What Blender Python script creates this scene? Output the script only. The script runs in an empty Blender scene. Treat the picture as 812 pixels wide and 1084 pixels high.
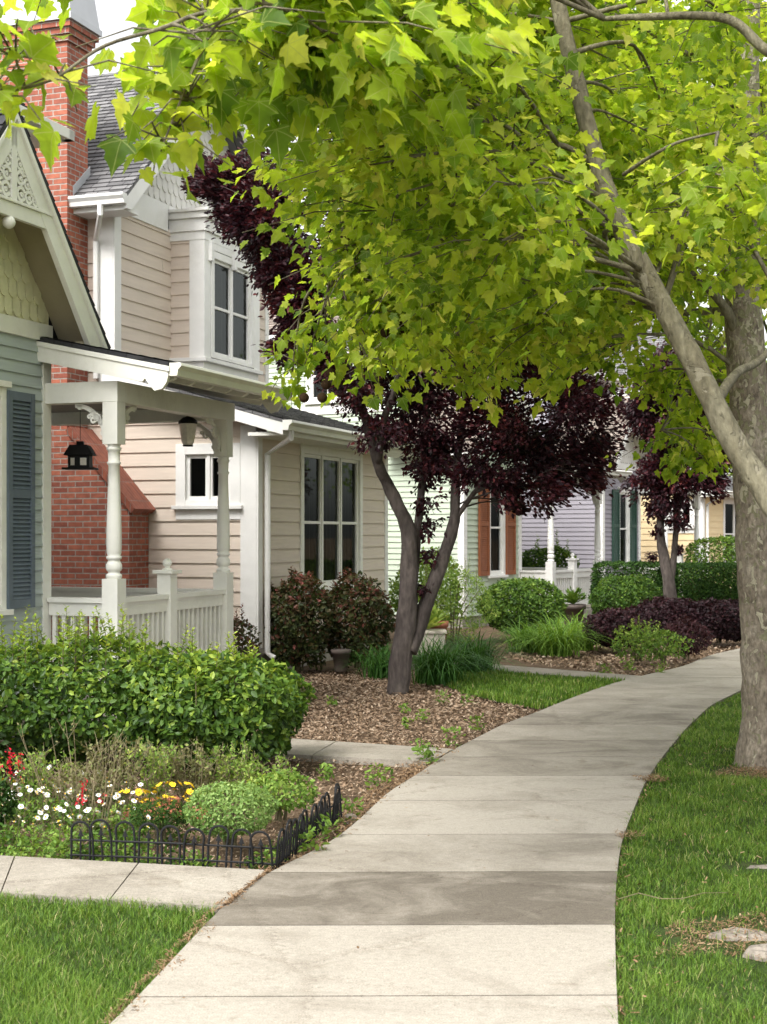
import bpy, math, random
import numpy as np
from mathutils import Vector, Matrix

R = random.Random(11)
rng = np.random.default_rng(11)
SC = bpy.context.scene
COL = SC.collection
# ------------------------------------------------------------------ camera model (pixels of the 812x1084 photograph)
F, HZ, EYE, CX = 1550.0, 565.0, 1.6, 406.0
def at(px, py, Y): return Vector(((px - CX) / F * Y, Y, EYE - (py - HZ) / F * Y))
def gr(px, py):
    Y = EYE * F / (py - HZ)
    return ((px - CX) / F * Y, Y)

# ------------------------------------------------------------------ object helpers
def tag(o, label=None, cat=None, group=None, kind=None):
    if label: o['label'] = label
    if cat: o['category'] = cat
    if group: o['group'] = group
    if kind: o['kind'] = kind
    return o
def thing(name, label, cat, loc=(0, 0, 0), rz=0.0, group=None):
    o = bpy.data.objects.new(name, None)
    o.empty_display_size = .2
    COL.objects.link(o)
    o.location = loc
    o.rotation_euler = (0, 0, rz)
    return tag(o, label, cat, group)
def link_mesh(name, me, mat=None, parent=None):
    if mat is not None and not me.materials: me.materials.append(mat)
    o = bpy.data.objects.new(name, me)
    COL.objects.link(o)
    if parent is not None: o.parent = parent
    return o

class Fr:
    """wall frame: u along the wall, o outwards, z up"""
    def __init__(s, org, ux, out):
        s.g = Vector((org[0], org[1], 0)); s.u = Vector((ux[0], ux[1], 0)); s.o = Vector((out[0], out[1], 0))
    def p(s, u, o, z): return s.g + s.u * u + s.o * o + Vector((0, 0, z))

class MB:
    def __init__(s): s.v = []; s.f = []; s.uv = []
    def face(s, pts, uv=None, out=None):
        pts = [Vector(p) for p in pts]
        if out is not None:
            n = Vector((0, 0, 0))
            for i in range(len(pts)):
                a, b = pts[i], pts[(i + 1) % len(pts)]
                n += Vector(((a.y - b.y) * (a.z + b.z), (a.z - b.z) * (a.x + b.x), (a.x - b.x) * (a.y + b.y)))
            if n.dot(out) < 0:
                pts.reverse()
                if uv: uv = uv[::-1]
        b = len(s.v); s.v += [tuple(p) for p in pts]; s.f.append(list(range(b, b + len(pts)))); s.uv.append(uv)
    def mesh(s, verts, faces):
        b = len(s.v); s.v += [tuple(v) for v in verts]
        for f in faces: s.f.append([b + i for i in f]); s.uv.append(None)
    def fbox(s, fr, u0, u1, o0, o1, z0, z1):
        P = [fr.p(u, o, z) for z in (z0, z1) for (u, o) in ((u0, o0), (u1, o0), (u1, o1), (u0, o1))]
        F_ = [(3, 2, 1, 0), (4, 5, 6, 7), (0, 1, 5, 4), (1, 2, 6, 5), (2, 3, 7, 6), (3, 0, 4, 7)]
        if fr.u.cross(fr.o).z * (u1 - u0) * (o1 - o0) * (z1 - z0) < 0: F_ = [f[::-1] for f in F_]
        s.mesh(P, F_)
    def box(s, x0, y0, z0, x1, y1, z1): s.fbox(Fr((0, 0), (1, 0), (0, 1)), x0, x1, y0, y1, z0, z1)
    def prism(s, pts, ext):
        """closed polygon (3d points) extruded by vector ext"""
        n = len(pts); ext = Vector(ext); pts = [Vector(p) for p in pts]
        nn = Vector((0, 0, 0))
        for i in range(n):
            a, b = pts[i], pts[(i + 1) % n]
            nn += Vector(((a.y - b.y) * (a.z + b.z), (a.z - b.z) * (a.x + b.x), (a.x - b.x) * (a.y + b.y)))
        if nn.dot(ext) > 0: pts = pts[::-1]
        V = pts + [p + ext for p in pts]
        s.mesh(V, [list(range(n)), list(range(2 * n - 1, n - 1, -1))] + [[(i + 1) % n, i, n + i, n + (i + 1) % n] for i in range(n)])
    def lathe(s, prof, cx, cy, n=16):
        V = []; k = len(prof)
        for r, z in prof:
            for i in range(n):
                a = 2 * math.pi * i / n
                V.append((cx + r * math.cos(a), cy + r * math.sin(a), z))
        fs = [[j * n + i, j * n + (i + 1) % n, (j + 1) * n + (i + 1) % n, (j + 1) * n + i] for j in range(k - 1) for i in range(n)]
        fs += [list(range(n))[::-1], [(k - 1) * n + i for i in range(n)]]
        s.mesh(V, fs)
    def tube(s, pts, rad, n=8, wob=0.0, cap=True):
        pts = [Vector(p) for p in pts]; m = len(pts)
        if not hasattr(rad, '__len__'): rad = [rad] * m
        V = []; up = None
        for i in range(m):
            d = (pts[min(i + 1, m - 1)] - pts[max(i - 1, 0)])
            if d.length < 1e-9: d = Vector((0, 0, 1))
            d.normalize()
            if up is None:
                up = d.orthogonal().normalized()
            up = (up - d * up.dot(d))
            if up.length < 1e-6: up = d.orthogonal()
            up.normalize(); w = d.cross(up)
            for k in range(n):
                a = 2 * math.pi * k / n
                r = rad[i] * (1 + (wob * math.sin(3 * a + i * 1.7) + wob * math.sin(2 * a - i * .9 + 1) if wob else 0))
                V.append(pts[i] + up * (r * math.cos(a)) + w * (r * math.sin(a)))
        fs = [[i * n + k, i * n + (k + 1) % n, (i + 1) * n + (k + 1) % n, (i + 1) * n + k] for i in range(m - 1) for k in range(n)]
        if cap: fs += [list(range(n))[::-1], [(m - 1) * n + k for k in range(n)]]
        s.mesh(V, fs)
    def ball(s, c, r, n=10, sz=1.0):
        prof = [(max(1e-4, r * math.sin(math.pi * j / n)), c[2] - r * sz * math.cos(math.pi * j / n)) for j in range(n + 1)]
        s.lathe(prof, c[0], c[1], n + 4)
    def build(s, name, mat, parent=None, smooth=False, bevel=0.0):
        me = bpy.data.meshes.new(name)
        me.from_pydata(s.v, [], s.f)
        uvl = me.uv_layers.new(name='UVMap')
        co = np.array(s.v, dtype=float)
        data = np.zeros((len(me.loops), 2))
        li = 0
        for f, uv in zip(s.f, s.uv):
            k = len(f)
            if uv is not None:
                data[li:li + k] = uv
            else:
                P = co[f]
                n = np.zeros(3)
                for i in range(1, k - 1): n += np.cross(P[i] - P[0], P[i + 1] - P[0])
                l = np.linalg.norm(n); n = n / l if l > 1e-12 else np.array([0, 0, 1.])
                if abs(n[2]) > .95: ua = np.array([1., 0, 0])
                else:
                    ua = np.array([-n[1], n[0], 0]); ua /= np.linalg.norm(ua)
                va = np.cross(n, ua)
                data[li:li + k, 0] = P @ ua; data[li:li + k, 1] = P @ va
            li += k
        uvl.data.foreach_set('uv', data.astype(np.float32).ravel())
        if smooth: me.polygons.foreach_set('use_smooth', [True] * len(me.polygons))
        o = link_mesh(name, me, mat, parent)
        if bevel:
            b = o.modifiers.new('bevel', 'BEVEL'); b.width = bevel; b.segments = 2; b.limit_method = 'ANGLE'; b.angle_limit = math.radians(40)
        return o

def np_mesh(name, verts, faces_per, fsizes, mat, parent=None, tone=None, smooth=False):
    """verts (N,3); faces_per flat loop index array; fsizes loops per face; tone per vertex float"""
    me = bpy.data.meshes.new(name)
    me.vertices.add(len(verts)); me.vertices.foreach_set('co', np.asarray(verts, np.float32).ravel())
    me.loops.add(len(faces_per)); me.loops.foreach_set('vertex_index', np.asarray(faces_per, np.int32))
    me.polygons.add(len(fsizes))
    st = np.concatenate([[0], np.cumsum(fsizes)[:-1]])
    me.polygons.foreach_set('loop_start', st.astype(np.int32))
    me.update(calc_edges=True)
    if tone is not None:
        a = me.attributes.new('tone', 'FLOAT', 'POINT'); a.data.foreach_set('value', np.asarray(tone, np.float32))
    me.polygons.foreach_set('use_smooth', [smooth] * len(fsizes))
    return link_mesh(name, me, mat, parent)

# ------------------------------------------------------------------ materials
def nodes_of(m):
    m.use_nodes = True
    nt = m.node_tree; nt.nodes.clear()
    return nt, nt.nodes, nt.links
def rgba(c): return (c[0], c[1], c[2], 1)
def N(ns, t, **kw):
    n = ns.new(t)
    for k, v in kw.items(): setattr(n, k, v)
    return n
def ramp(ns, stops):
    r = ns.new('ShaderNodeValToRGB'); e = r.color_ramp.elements
    while len(e) < len(stops): e.new(.5)
    for i, (p, c) in enumerate(stops): e[i].position = p; e[i].color = rgba(c) if hasattr(c, '__len__') else (c, c, c, 1)
    return r
def pm(name, base, rough=.6, var=.12, scale=3.0, bump=.15, bscale=60.0, spec=.3, stretch=(1, 1, 1), metal=0.0, dirt=None, dirt_amt=.35):
    m = bpy.data.materials.new(name); nt, ns, ln = nodes_of(m)
    out = N(ns, 'ShaderNodeOutputMaterial'); b = N(ns, 'ShaderNodeBsdfPrincipled')
    b.inputs['Roughness'].default_value = rough; b.inputs['Metallic'].default_value = metal
    b.inputs['Specular IOR Level'].default_value = spec
    tc = N(ns, 'ShaderNodeTexCoord'); mp = N(ns, 'ShaderNodeMapping'); mp.inputs['Scale'].default_value = stretch
    ln.new(tc.outputs['Object'], mp.inputs['Vector'])
    nz = N(ns, 'ShaderNodeTexNoise'); nz.inputs['Scale'].default_value = scale; nz.inputs['Detail'].default_value = 6; nz.inputs['Roughness'].default_value = .65
    ln.new(mp.outputs[0], nz.inputs['Vector'])
    lo = [c * (1 - var * 1.6) for c in base]; hi = [min(1, c * (1 + var)) for c in base]
    rp = ramp(ns, [(.3, lo), (.68, hi)]); ln.new(nz.outputs['Fac'], rp.inputs['Fac'])
    colour = rp.outputs['Color']
    if dirt is not None:
        n2 = N(ns, 'ShaderNodeTexNoise'); n2.inputs['Scale'].default_value = scale * .45; n2.inputs['Detail'].default_value = 8; n2.inputs['Roughness'].default_value = .75
        ln.new(tc.outputs['Object'], n2.inputs['Vector'])
        r2 = ramp(ns, [(.52, 0.0), (.72, dirt_amt)]); ln.new(n2.outputs['Fac'], r2.inputs['Fac'])
        mx = N(ns, 'ShaderNodeMix', data_type='RGBA'); ln.new(r2.outputs['Color'], mx.inputs[0]); ln.new(colour, mx.inputs[6]); mx.inputs[7].default_value = rgba(dirt)
        colour = mx.outputs[2]
    ln.new(colour, b.inputs['Base Color'])
    nb = N(ns, 'ShaderNodeTexNoise'); nb.inputs['Scale'].default_value = bscale; nb.inputs['Detail'].default_value = 5
    ln.new(mp.outputs[0], nb.inputs['Vector'])
    bp = N(ns, 'ShaderNodeBump'); bp.inputs['Strength'].default_value = bump; bp.inputs['Distance'].default_value = .01
    ln.new(nb.outputs['Fac'], bp.inputs['Height']); ln.new(bp.outputs[0], b.inputs['Normal'])
    ln.new(b.outputs[0], out.inputs[0])
    return m
def leafmat(name, cols, trans=.4, rough=.5, spec=.2, tcol=None, veins=False):
    """cols: ramp over the per-leaf tone"""
    veins_to = []
    m = bpy.data.materials.new(name); nt, ns, ln = nodes_of(m)
    out = N(ns, 'ShaderNodeOutputMaterial'); b = N(ns, 'ShaderNodeBsdfPrincipled')
    b.inputs['Roughness'].default_value = rough; b.inputs['Specular IOR Level'].default_value = spec
    at_ = N(ns, 'ShaderNodeAttribute', attribute_name='tone')
    k = len(cols); rp = ramp(ns, [(i / max(1, k - 1), c) for i, c in enumerate(cols)])
    ln.new(at_.outputs['Fac'], rp.inputs['Fac']); ln.new(rp.outputs['Color'], b.inputs['Base Color'])
    tr = N(ns, 'ShaderNodeBsdfTranslucent')
    k2 = tcol or [(min(1, c[0] * 1.7), min(1, c[1] * 1.5), c[2] * .8) for c in cols]
    r2 = ramp(ns, [(i / max(1, k - 1), c) for i, c in enumerate(k2)]); ln.new(at_.outputs['Fac'], r2.inputs['Fac']); ln.new(r2.outputs['Color'], tr.inputs['Color'])
    mx = N(ns, 'ShaderNodeMixShader'); mx.inputs[0].default_value = trans
    ln.new(b.outputs[0], mx.inputs[1]); ln.new(tr.outputs[0], mx.inputs[2]); ln.new(mx.outputs[0], out.inputs[0])
    tc = N(ns, 'ShaderNodeTexCoord'); nz = N(ns, 'ShaderNodeTexNoise'); nz.inputs['Scale'].default_value = 22; nz.inputs['Detail'].default_value = 4; ln.new(tc.outputs['Object'], nz.inputs['Vector'])
    rn = ramp(ns, [(.3, .84), (.7, 1.22)]); ln.new(nz.outputs['Fac'], rn.inputs['Fac'])
    for src, dst in ((rp.outputs['Color'], b.inputs['Base Color']), (r2.outputs['Color'], tr.inputs['Color'])):
        mm = N(ns, 'ShaderNodeMix', data_type='RGBA', blend_type='MULTIPLY'); mm.inputs[0].default_value = 1; ln.new(src, mm.inputs[6]); ln.new(rn.outputs[0], mm.inputs[7]); ln.new(mm.outputs[2], dst)
        if veins:
            vm = N(ns, 'ShaderNodeMix', data_type='RGBA'); vm.inputs[7].default_value = (.52, .56, .16, 1); ln.new(mm.outputs[2], vm.inputs[6]); ln.new(vm.outputs[2], dst); veins_to.append(vm.inputs[0])
    if veins:
        la = N(ns, 'ShaderNodeAttribute', attribute_name='leaf_xy'); sx = N(ns, 'ShaderNodeSeparateXYZ'); ln.new(la.outputs['Vector'], sx.inputs[0])
        ax = N(ns, 'ShaderNodeMath', operation='ABSOLUTE'); ln.new(sx.outputs[0], ax.inputs[0]); prev = ax.outputs[0]
        for dx, dy in ((.84, .54), (.998, -.03)):
            a1 = N(ns, 'ShaderNodeMath', operation='MULTIPLY'); ln.new(ax.outputs[0], a1.inputs[0]); a1.inputs[1].default_value = dy
            a2 = N(ns, 'ShaderNodeMath', operation='MULTIPLY_ADD'); ln.new(sx.outputs[1], a2.inputs[0]); a2.inputs[1].default_value = -dx; ln.new(a1.outputs[0], a2.inputs[2])
            a3 = N(ns, 'ShaderNodeMath', operation='ADD'); ln.new(a2.outputs[0], a3.inputs[0]); a3.inputs[1].default_value = .04 * dx
            a4 = N(ns, 'ShaderNodeMath', operation='ABSOLUTE'); ln.new(a3.outputs[0], a4.inputs[0]); mn = N(ns, 'ShaderNodeMath', operation='MINIMUM'); ln.new(a4.outputs[0], mn.inputs[0]); ln.new(prev, mn.inputs[1]); prev = mn.outputs[0]
        rv = ramp(ns, [(.006, .6), (.022, 0.0)]); ln.new(prev, rv.inputs['Fac'])
        for q in veins_to: ln.new(rv.outputs[0], q)
    return m
def brickmat(name, c1, c2, mortar, bw=.2, bh=.067, ms=.008):
    m = bpy.data.materials.new(name); nt, ns, ln = nodes_of(m)
    out = N(ns, 'ShaderNodeOutputMaterial'); b = N(ns, 'ShaderNodeBsdfPrincipled'); b.inputs['Roughness'].default_value = .85
    uv = N(ns, 'ShaderNodeUVMap')
    wn = N(ns, 'ShaderNodeTexNoise'); wn.inputs['Scale'].default_value = 9; ln.new(uv.outputs[0], wn.inputs['Vector'])
    va = N(ns, 'ShaderNodeVectorMath', operation='SCALE'); va.inputs['Scale'].default_value = .006
    vs = N(ns, 'ShaderNodeVectorMath', operation='SUBTRACT'); vs.inputs[1].default_value = (.5, .5, .5)
    ln.new(wn.outputs['Color'], vs.inputs[0]); ln.new(vs.outputs[0], va.inputs[0])
    ad = N(ns, 'ShaderNodeVectorMath', operation='ADD'); ln.new(uv.outputs[0], ad.inputs[0]); ln.new(va.outputs[0], ad.inputs[1])
    bt = N(ns, 'ShaderNodeTexBrick'); bt.inputs['Scale'].default_value = 1; bt.inputs['Brick Width'].default_value = bw; bt.inputs['Row Height'].default_value = bh
    bt.inputs['Mortar Size'].default_value = ms; bt.inputs['Mortar Smooth'].default_value = .3; bt.inputs['Bias'].default_value = 0
    bt.inputs['Color1'].default_value = rgba(c1); bt.inputs['Color2'].default_value = rgba(c2); bt.inputs['Mortar'].default_value = rgba(mortar)
    ln.new(ad.outputs[0], bt.inputs['Vector'])
    n2 = N(ns, 'ShaderNodeTexNoise'); n2.inputs['Scale'].default_value = 14; n2.inputs['Detail'].default_value = 6; ln.new(uv.outputs[0], n2.inputs['Vector'])
    r2 = ramp(ns, [(.3, .72), (.7, 1.12)]); ln.new(n2.outputs['Fac'], r2.inputs['Fac'])
    mu = N(ns, 'ShaderNodeMix', data_type='RGBA', blend_type='MULTIPLY'); mu.inputs[0].default_value = 1
    ln.new(bt.outputs['Color'], mu.inputs[6]); ln.new(r2.outputs['Color'], mu.inputs[7]); ln.new(mu.outputs[2], b.inputs['Base Color'])
    iv = N(ns, 'ShaderNodeMath', operation='SUBTRACT'); iv.inputs[0].default_value = 1; ln.new(bt.outputs['Fac'], iv.inputs[1])
    n3 = N(ns, 'ShaderNodeMath', operation='MULTIPLY_ADD'); ln.new(n2.outputs['Fac'], n3.inputs[0]); n3.inputs[1].default_value = .25; ln.new(iv.outputs[0], n3.inputs[2])
    bp = N(ns, 'ShaderNodeBump'); bp.inputs['Strength'].default_value = .9; bp.inputs['Distance'].default_value = .008; ln.new(n3.outputs[0], bp.inputs['Height']); ln.new(bp.outputs[0], b.inputs['Normal'])
    ln.new(b.outputs[0], out.inputs[0])
    return m
def shinglemat(name, c1, c2):
    m = bpy.data.materials.new(name); nt, ns, ln = nodes_of(m)
    out = N(ns, 'ShaderNodeOutputMaterial'); b = N(ns, 'ShaderNodeBsdfPrincipled'); b.inputs['Roughness'].default_value = .92
    uv = N(ns, 'ShaderNodeUVMap')
    bt = N(ns, 'ShaderNodeTexBrick'); bt.inputs['Scale'].default_value = 1; bt.inputs['Brick Width'].default_value = .21; bt.inputs['Row Height'].default_value = 1
    bt.inputs['Mortar Size'].default_value = .008; bt.inputs['Color1'].default_value = rgba(c1); bt.inputs['Color2'].default_value = rgba(c2); bt.inputs['Mortar'].default_value = rgba([c * .55 for c in c1])
    bt.offset_frequency = 2; bt.offset = .37; bt.squash = .8; bt.squash_frequency = 3
    ln.new(uv.outputs[0], bt.inputs['Vector'])
    tc = N(ns, 'ShaderNodeTexCoord'); n2 = N(ns, 'ShaderNodeTexNoise'); n2.inputs['Scale'].default_value = 180; ln.new(tc.outputs['Object'], n2.inputs['Vector'])
    n4 = N(ns, 'ShaderNodeTexNoise'); n4.inputs['Scale'].default_value = 2.2; n4.inputs['Detail'].default_value = 5; ln.new(tc.outputs['Object'], n4.inputs['Vector'])
    sm = N(ns, 'ShaderNodeMath', operation='ADD'); ln.new(n2.outputs['Fac'], sm.inputs[0]); ln.new(n4.outputs['Fac'], sm.inputs[1])
    r2 = ramp(ns, [(.3, .65), (.75, 1.25)]); hv = N(ns, 'ShaderNodeMath', operation='MULTIPLY'); hv.inputs[1].default_value = .5; ln.new(sm.outputs[0], hv.inputs[0]); ln.new(hv.outputs[0], r2.inputs['Fac'])
    mu = N(ns, 'ShaderNodeMix', data_type='RGBA', blend_type='MULTIPLY'); mu.inputs[0].default_value = 1
    ln.new(bt.outputs['Color'], mu.inputs[6]); ln.new(r2.outputs['Color'], mu.inputs[7]); ln.new(mu.outputs[2], b.inputs['Base Color'])
    bp = N(ns, 'ShaderNodeBump'); bp.inputs['Strength'].default_value = .5; bp.inputs['Distance'].default_value = .004; ln.new(n2.outputs['Fac'], bp.inputs['Height']); ln.new(bp.outputs[0], b.inputs['Normal'])
    ln.new(b.outputs[0], out.inputs[0])
    return m
def glassmat():
    m = bpy.data.materials.new('window_glass'); nt, ns, ln = nodes_of(m)
    out = N(ns, 'ShaderNodeOutputMaterial'); t = N(ns, 'ShaderNodeBsdfTransparent'); t.inputs[0].default_value = (.55, .58, .56, 1)
    g = N(ns, 'ShaderNodeBsdfGlossy'); g.inputs['Roughness'].default_value = .02; g.inputs[0].default_value = (.42, .45, .43, 1)
    fr = N(ns, 'ShaderNodeFresnel'); fr.inputs['IOR'].default_value = 1.5
    mx = N(ns, 'ShaderNodeMixShader'); ln.new(fr.outputs[0], mx.inputs[0]); ln.new(t.outputs[0], mx.inputs[1]); ln.new(g.outputs[0], mx.inputs[2]); ln.new(mx.outputs[0], out.inputs[0])
    return m
def barkmat(name, stops, scale=9, bump=.5, stretch=(1, 1, .45), fine=.35, patches=None, rise=0.0):
    """patches: (pale colour, olive colour) of the plates left where old bark has flaked away; rise: more of them per metre of height"""
    m = bpy.data.materials.new(name); nt, ns, ln = nodes_of(m)
    out = N(ns, 'ShaderNodeOutputMaterial'); b = N(ns, 'ShaderNodeBsdfPrincipled'); b.inputs['Roughness'].default_value = .85; b.inputs['Specular IOR Level'].default_value = .2
    tc = N(ns, 'ShaderNodeTexCoord'); mp = N(ns, 'ShaderNodeMapping'); mp.inputs['Scale'].default_value = stretch; ln.new(tc.outputs['Object'], mp.inputs[0])
    n1 = N(ns, 'ShaderNodeTexNoise'); n1.inputs['Scale'].default_value = scale; n1.inputs['Detail'].default_value = 7; n1.inputs['Roughness'].default_value = .62; n1.inputs['Distortion'].default_value = .6
    ln.new(mp.outputs[0], n1.inputs['Vector'])
    rp = ramp(ns, stops); ln.new(n1.outputs['Fac'], rp.inputs['Fac']); colour = rp.outputs[0]
    n2 = N(ns, 'ShaderNodeTexNoise'); n2.inputs['Scale'].default_value = scale * 6; n2.inputs['Detail'].default_value = 6; ln.new(mp.outputs[0], n2.inputs['Vector'])
    r2 = ramp(ns, [(.3, 1 - fine), (.7, 1 + fine * .4)]); ln.new(n2.outputs['Fac'], r2.inputs['Fac'])
    mu = N(ns, 'ShaderNodeMix', data_type='RGBA', blend_type='MULTIPLY'); mu.inputs[0].default_value = 1; ln.new(colour, mu.inputs[6]); ln.new(r2.outputs[0], mu.inputs[7]); colour = mu.outputs[2]
    sm = N(ns, 'ShaderNodeMath', operation='ADD'); ln.new(n1.outputs['Fac'], sm.inputs[0]); ln.new(n2.outputs['Fac'], sm.inputs[1]); height = sm.outputs[0]
    if patches:
        sx = N(ns, 'ShaderNodeSeparateXYZ'); ln.new(tc.outputs['Object'], sx.inputs[0])
        for k, (col, th) in enumerate(zip(patches, (.655, .64))):
            q = N(ns, 'ShaderNodeTexNoise'); q.inputs['Scale'].default_value = scale * (1.9 + .9 * k); q.inputs['Detail'].default_value = 3; q.inputs['Distortion'].default_value = .9
            mq = N(ns, 'ShaderNodeMapping'); mq.inputs['Scale'].default_value = (stretch[0], stretch[1], stretch[2] * 1.5); mq.inputs['Location'].default_value = (3.1 * k, 7.7, 1.3 * k); ln.new(tc.outputs['Object'], mq.inputs[0]); ln.new(mq.outputs[0], q.inputs['Vector'])
            ma = N(ns, 'ShaderNodeMath', operation='MULTIPLY_ADD'); ln.new(sx.outputs[2], ma.inputs[0]); ma.inputs[1].default_value = rise; ln.new(q.outputs['Fac'], ma.inputs[2])
            rq = ramp(ns, [(th, 0.0), (th + .02, 1.0)]); ln.new(ma.outputs[0], rq.inputs['Fac'])
            mx = N(ns, 'ShaderNodeMix', data_type='RGBA'); ln.new(rq.outputs[0], mx.inputs[0]); ln.new(colour, mx.inputs[6]); mx.inputs[7].default_value = rgba(col); colour = mx.outputs[2]
            dn = N(ns, 'ShaderNodeMath', operation='MULTIPLY_ADD'); ln.new(rq.outputs[0], dn.inputs[0]); dn.inputs[1].default_value = -.35; ln.new(height, dn.inputs[2]); height = dn.outputs[0]
    ln.new(colour, b.inputs['Base Color'])
    bp = N(ns, 'ShaderNodeBump'); bp.inputs['Strength'].default_value = bump; bp.inputs['Distance'].default_value = .02; ln.new(height, bp.inputs['Height']); ln.new(bp.outputs[0], b.inputs['Normal'])
    ln.new(b.outputs[0], out.inputs[0])
    return m

WOOD = (1, 1, 14)
M = {}
M['white'] = pm('white_paint', (.80, .79, .76), .5, .05, 2.5, .08, 90, dirt=(.46, .43, .36), dirt_amt=.38)
M['cream_trim'] = pm('cream_paint', (.80, .79, .73), .5, .05, 2.5, .08, 90, dirt=(.42, .40, .32), dirt_amt=.4)
M['blue_siding'] = pm('grey_blue_siding', (.40, .45, .44), .55, .06, 2, .12, 70, stretch=WOOD, dirt=(.30, .32, .29), dirt_amt=.3)
M['beige_siding'] = pm('beige_siding', (.66, .565, .475), .6, .05, 2, .12, 70, stretch=WOOD, dirt=(.50, .41, .33), dirt_amt=.3)
M['green_siding'] = pm('pale_green_siding', (.47, .54, .425), .55, .05, 2, .1, 70, stretch=WOOD, dirt=(.40, .47, .36), dirt_amt=.25)
M['lavender_siding'] = pm('lavender_siding', (.30, .28, .315), .6, .05, 2, .1, 70, stretch=WOOD)
M['tan_siding'] = pm('tan_siding', (.78, .62, .37), .6, .05, 2, .1, 70, stretch=WOOD)
M['yellow_scale'] = pm('yellow_shingle_paint', (.74, .71, .48), .6, .08, 3, .15, 60, dirt=(.45, .43, .24), dirt_amt=.3)
M['white_scale'] = pm('white_shingle_paint', (.70, .68, .64), .6, .06, 3, .15, 60)
M['shutter_blue'] = pm('slate_blue_paint', (.115, .145, .175), .5, .12, 4, .1, 70, dirt=(.2, .22, .23))
M['shutter_orange'] = pm('terracotta_paint', (.27, .09, .036), .55, .1, 4, .1, 70)
M['shutter_green'] = pm('dark_green_paint', (.03, .075, .055), .5, .1, 4, .1, 70)
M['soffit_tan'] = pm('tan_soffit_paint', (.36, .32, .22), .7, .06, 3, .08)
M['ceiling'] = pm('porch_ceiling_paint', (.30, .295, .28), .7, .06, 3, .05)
M['concrete_base'] = pm('foundation_concrete', (.33, .30, .26), .9, .15, 5, .3)
M['shingle'] = shinglemat('grey_roof_shingle', (.085, .083, .086), (.22, .215, .215))
M['shingle_dark'] = shinglemat('dark_roof_shingle', (.022, .023, .026), (.04, .04, .044))
M['shingle_brown'] = shinglemat('brown_roof_shingle', (.15, .12, .10), (.30, .25, .215))
M['brick'] = brickmat('red_brick', (.42, .13, .074), (.27, .075, .046), (.36, .31, .27))
M['capstone'] = brickmat('red_brick_on_edge', (.30, .085, .045), (.22, .06, .035), (.24, .16, .13), bw=.066, bh=.3, ms=.006)
M['metal_cap'] = pm('grey_metal_cap', (.48, .49, .51), .4, .05, 3, .05, metal=.3)
M['glass'] = glassmat()
M['curtain'] = pm('dim_curtain', (.10, .10, .095), .9, .1, 5, .1)
M['interior'] = pm('dark_room', (.012, .013, .013), .9, .1)
M['black_metal'] = pm('black_metal', (.007, .007, .008), .65, .2, 8, .1)
M['lamp_glass'] = pm('amber_lamp_glass', (.78, .74, .66), .2, .15, 12, .1)

# ------------------------------------------------------------------ house building blocks
def siding(mb, fr, u0, u1, z0, z1, expo, openings=(), clip=None, lip=.016):
    """lapped boards; clip(z) -> (lo, hi) for gables"""
    z = z0
    while z < z1 - 1e-4:
        zt = min(z + expo, z1)
        q_split = u1 - u0 > 2.2 and R.random() < .6; uj = R.uniform(u0 + .4, u1 - .4)
        cuts = sorted({z, zt} | {c for (a, b, c0, c1) in openings for c in (c0, c1) if z < c < zt})
        for zb, zq in zip(cuts, cuts[1:]):
            ob = lip * (1 - (zb - z) / expo) + .002; oq = lip * (1 - (zq - z) / expo) + .002
            ivs = [(u0, u1)]
            for (a, b, c0, c1) in openings:
                if c0 < (zb + zq) / 2 < c1:
                    nv = []
                    for (p, q) in ivs:
                        if b <= p or a >= q: nv.append((p, q)); continue
                        if a > p: nv.append((p, a))
                        if b < q: nv.append((b, q))
                    ivs = nv
            if q_split and len(cuts) == 2: ivs = [w for (p, q) in ivs for w in (((p, uj - .0015), (uj + .0015, q)) if p + .3 < uj < q - .3 else ((p, q),))]
            for (p, q) in ivs:
                pb, qb, pt, qt = p, q, p, q
                if clip:
                    l0, h0 = clip(zb); l1, h1 = clip(zq)
                    pb, qb, pt, qt = max(p, l0), min(q, h0), max(p, l1), min(q, h1)
                    if qb <= pb: continue
                    if qt < pt: pt = qt = (pt + qt) / 2
                mb.face([fr.p(pb, ob, zb), fr.p(qb, ob, zb), fr.p(qt, oq, zq), fr.p(pt, oq, zq)], out=fr.o)
                if zb == z: mb.face([fr.p(pb, ob, zb), fr.p(qb, ob, zb), fr.p(qb, 0, zb), fr.p(pb, 0, zb)], out=Vector((0, 0, -1)))
        z = zt

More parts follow.
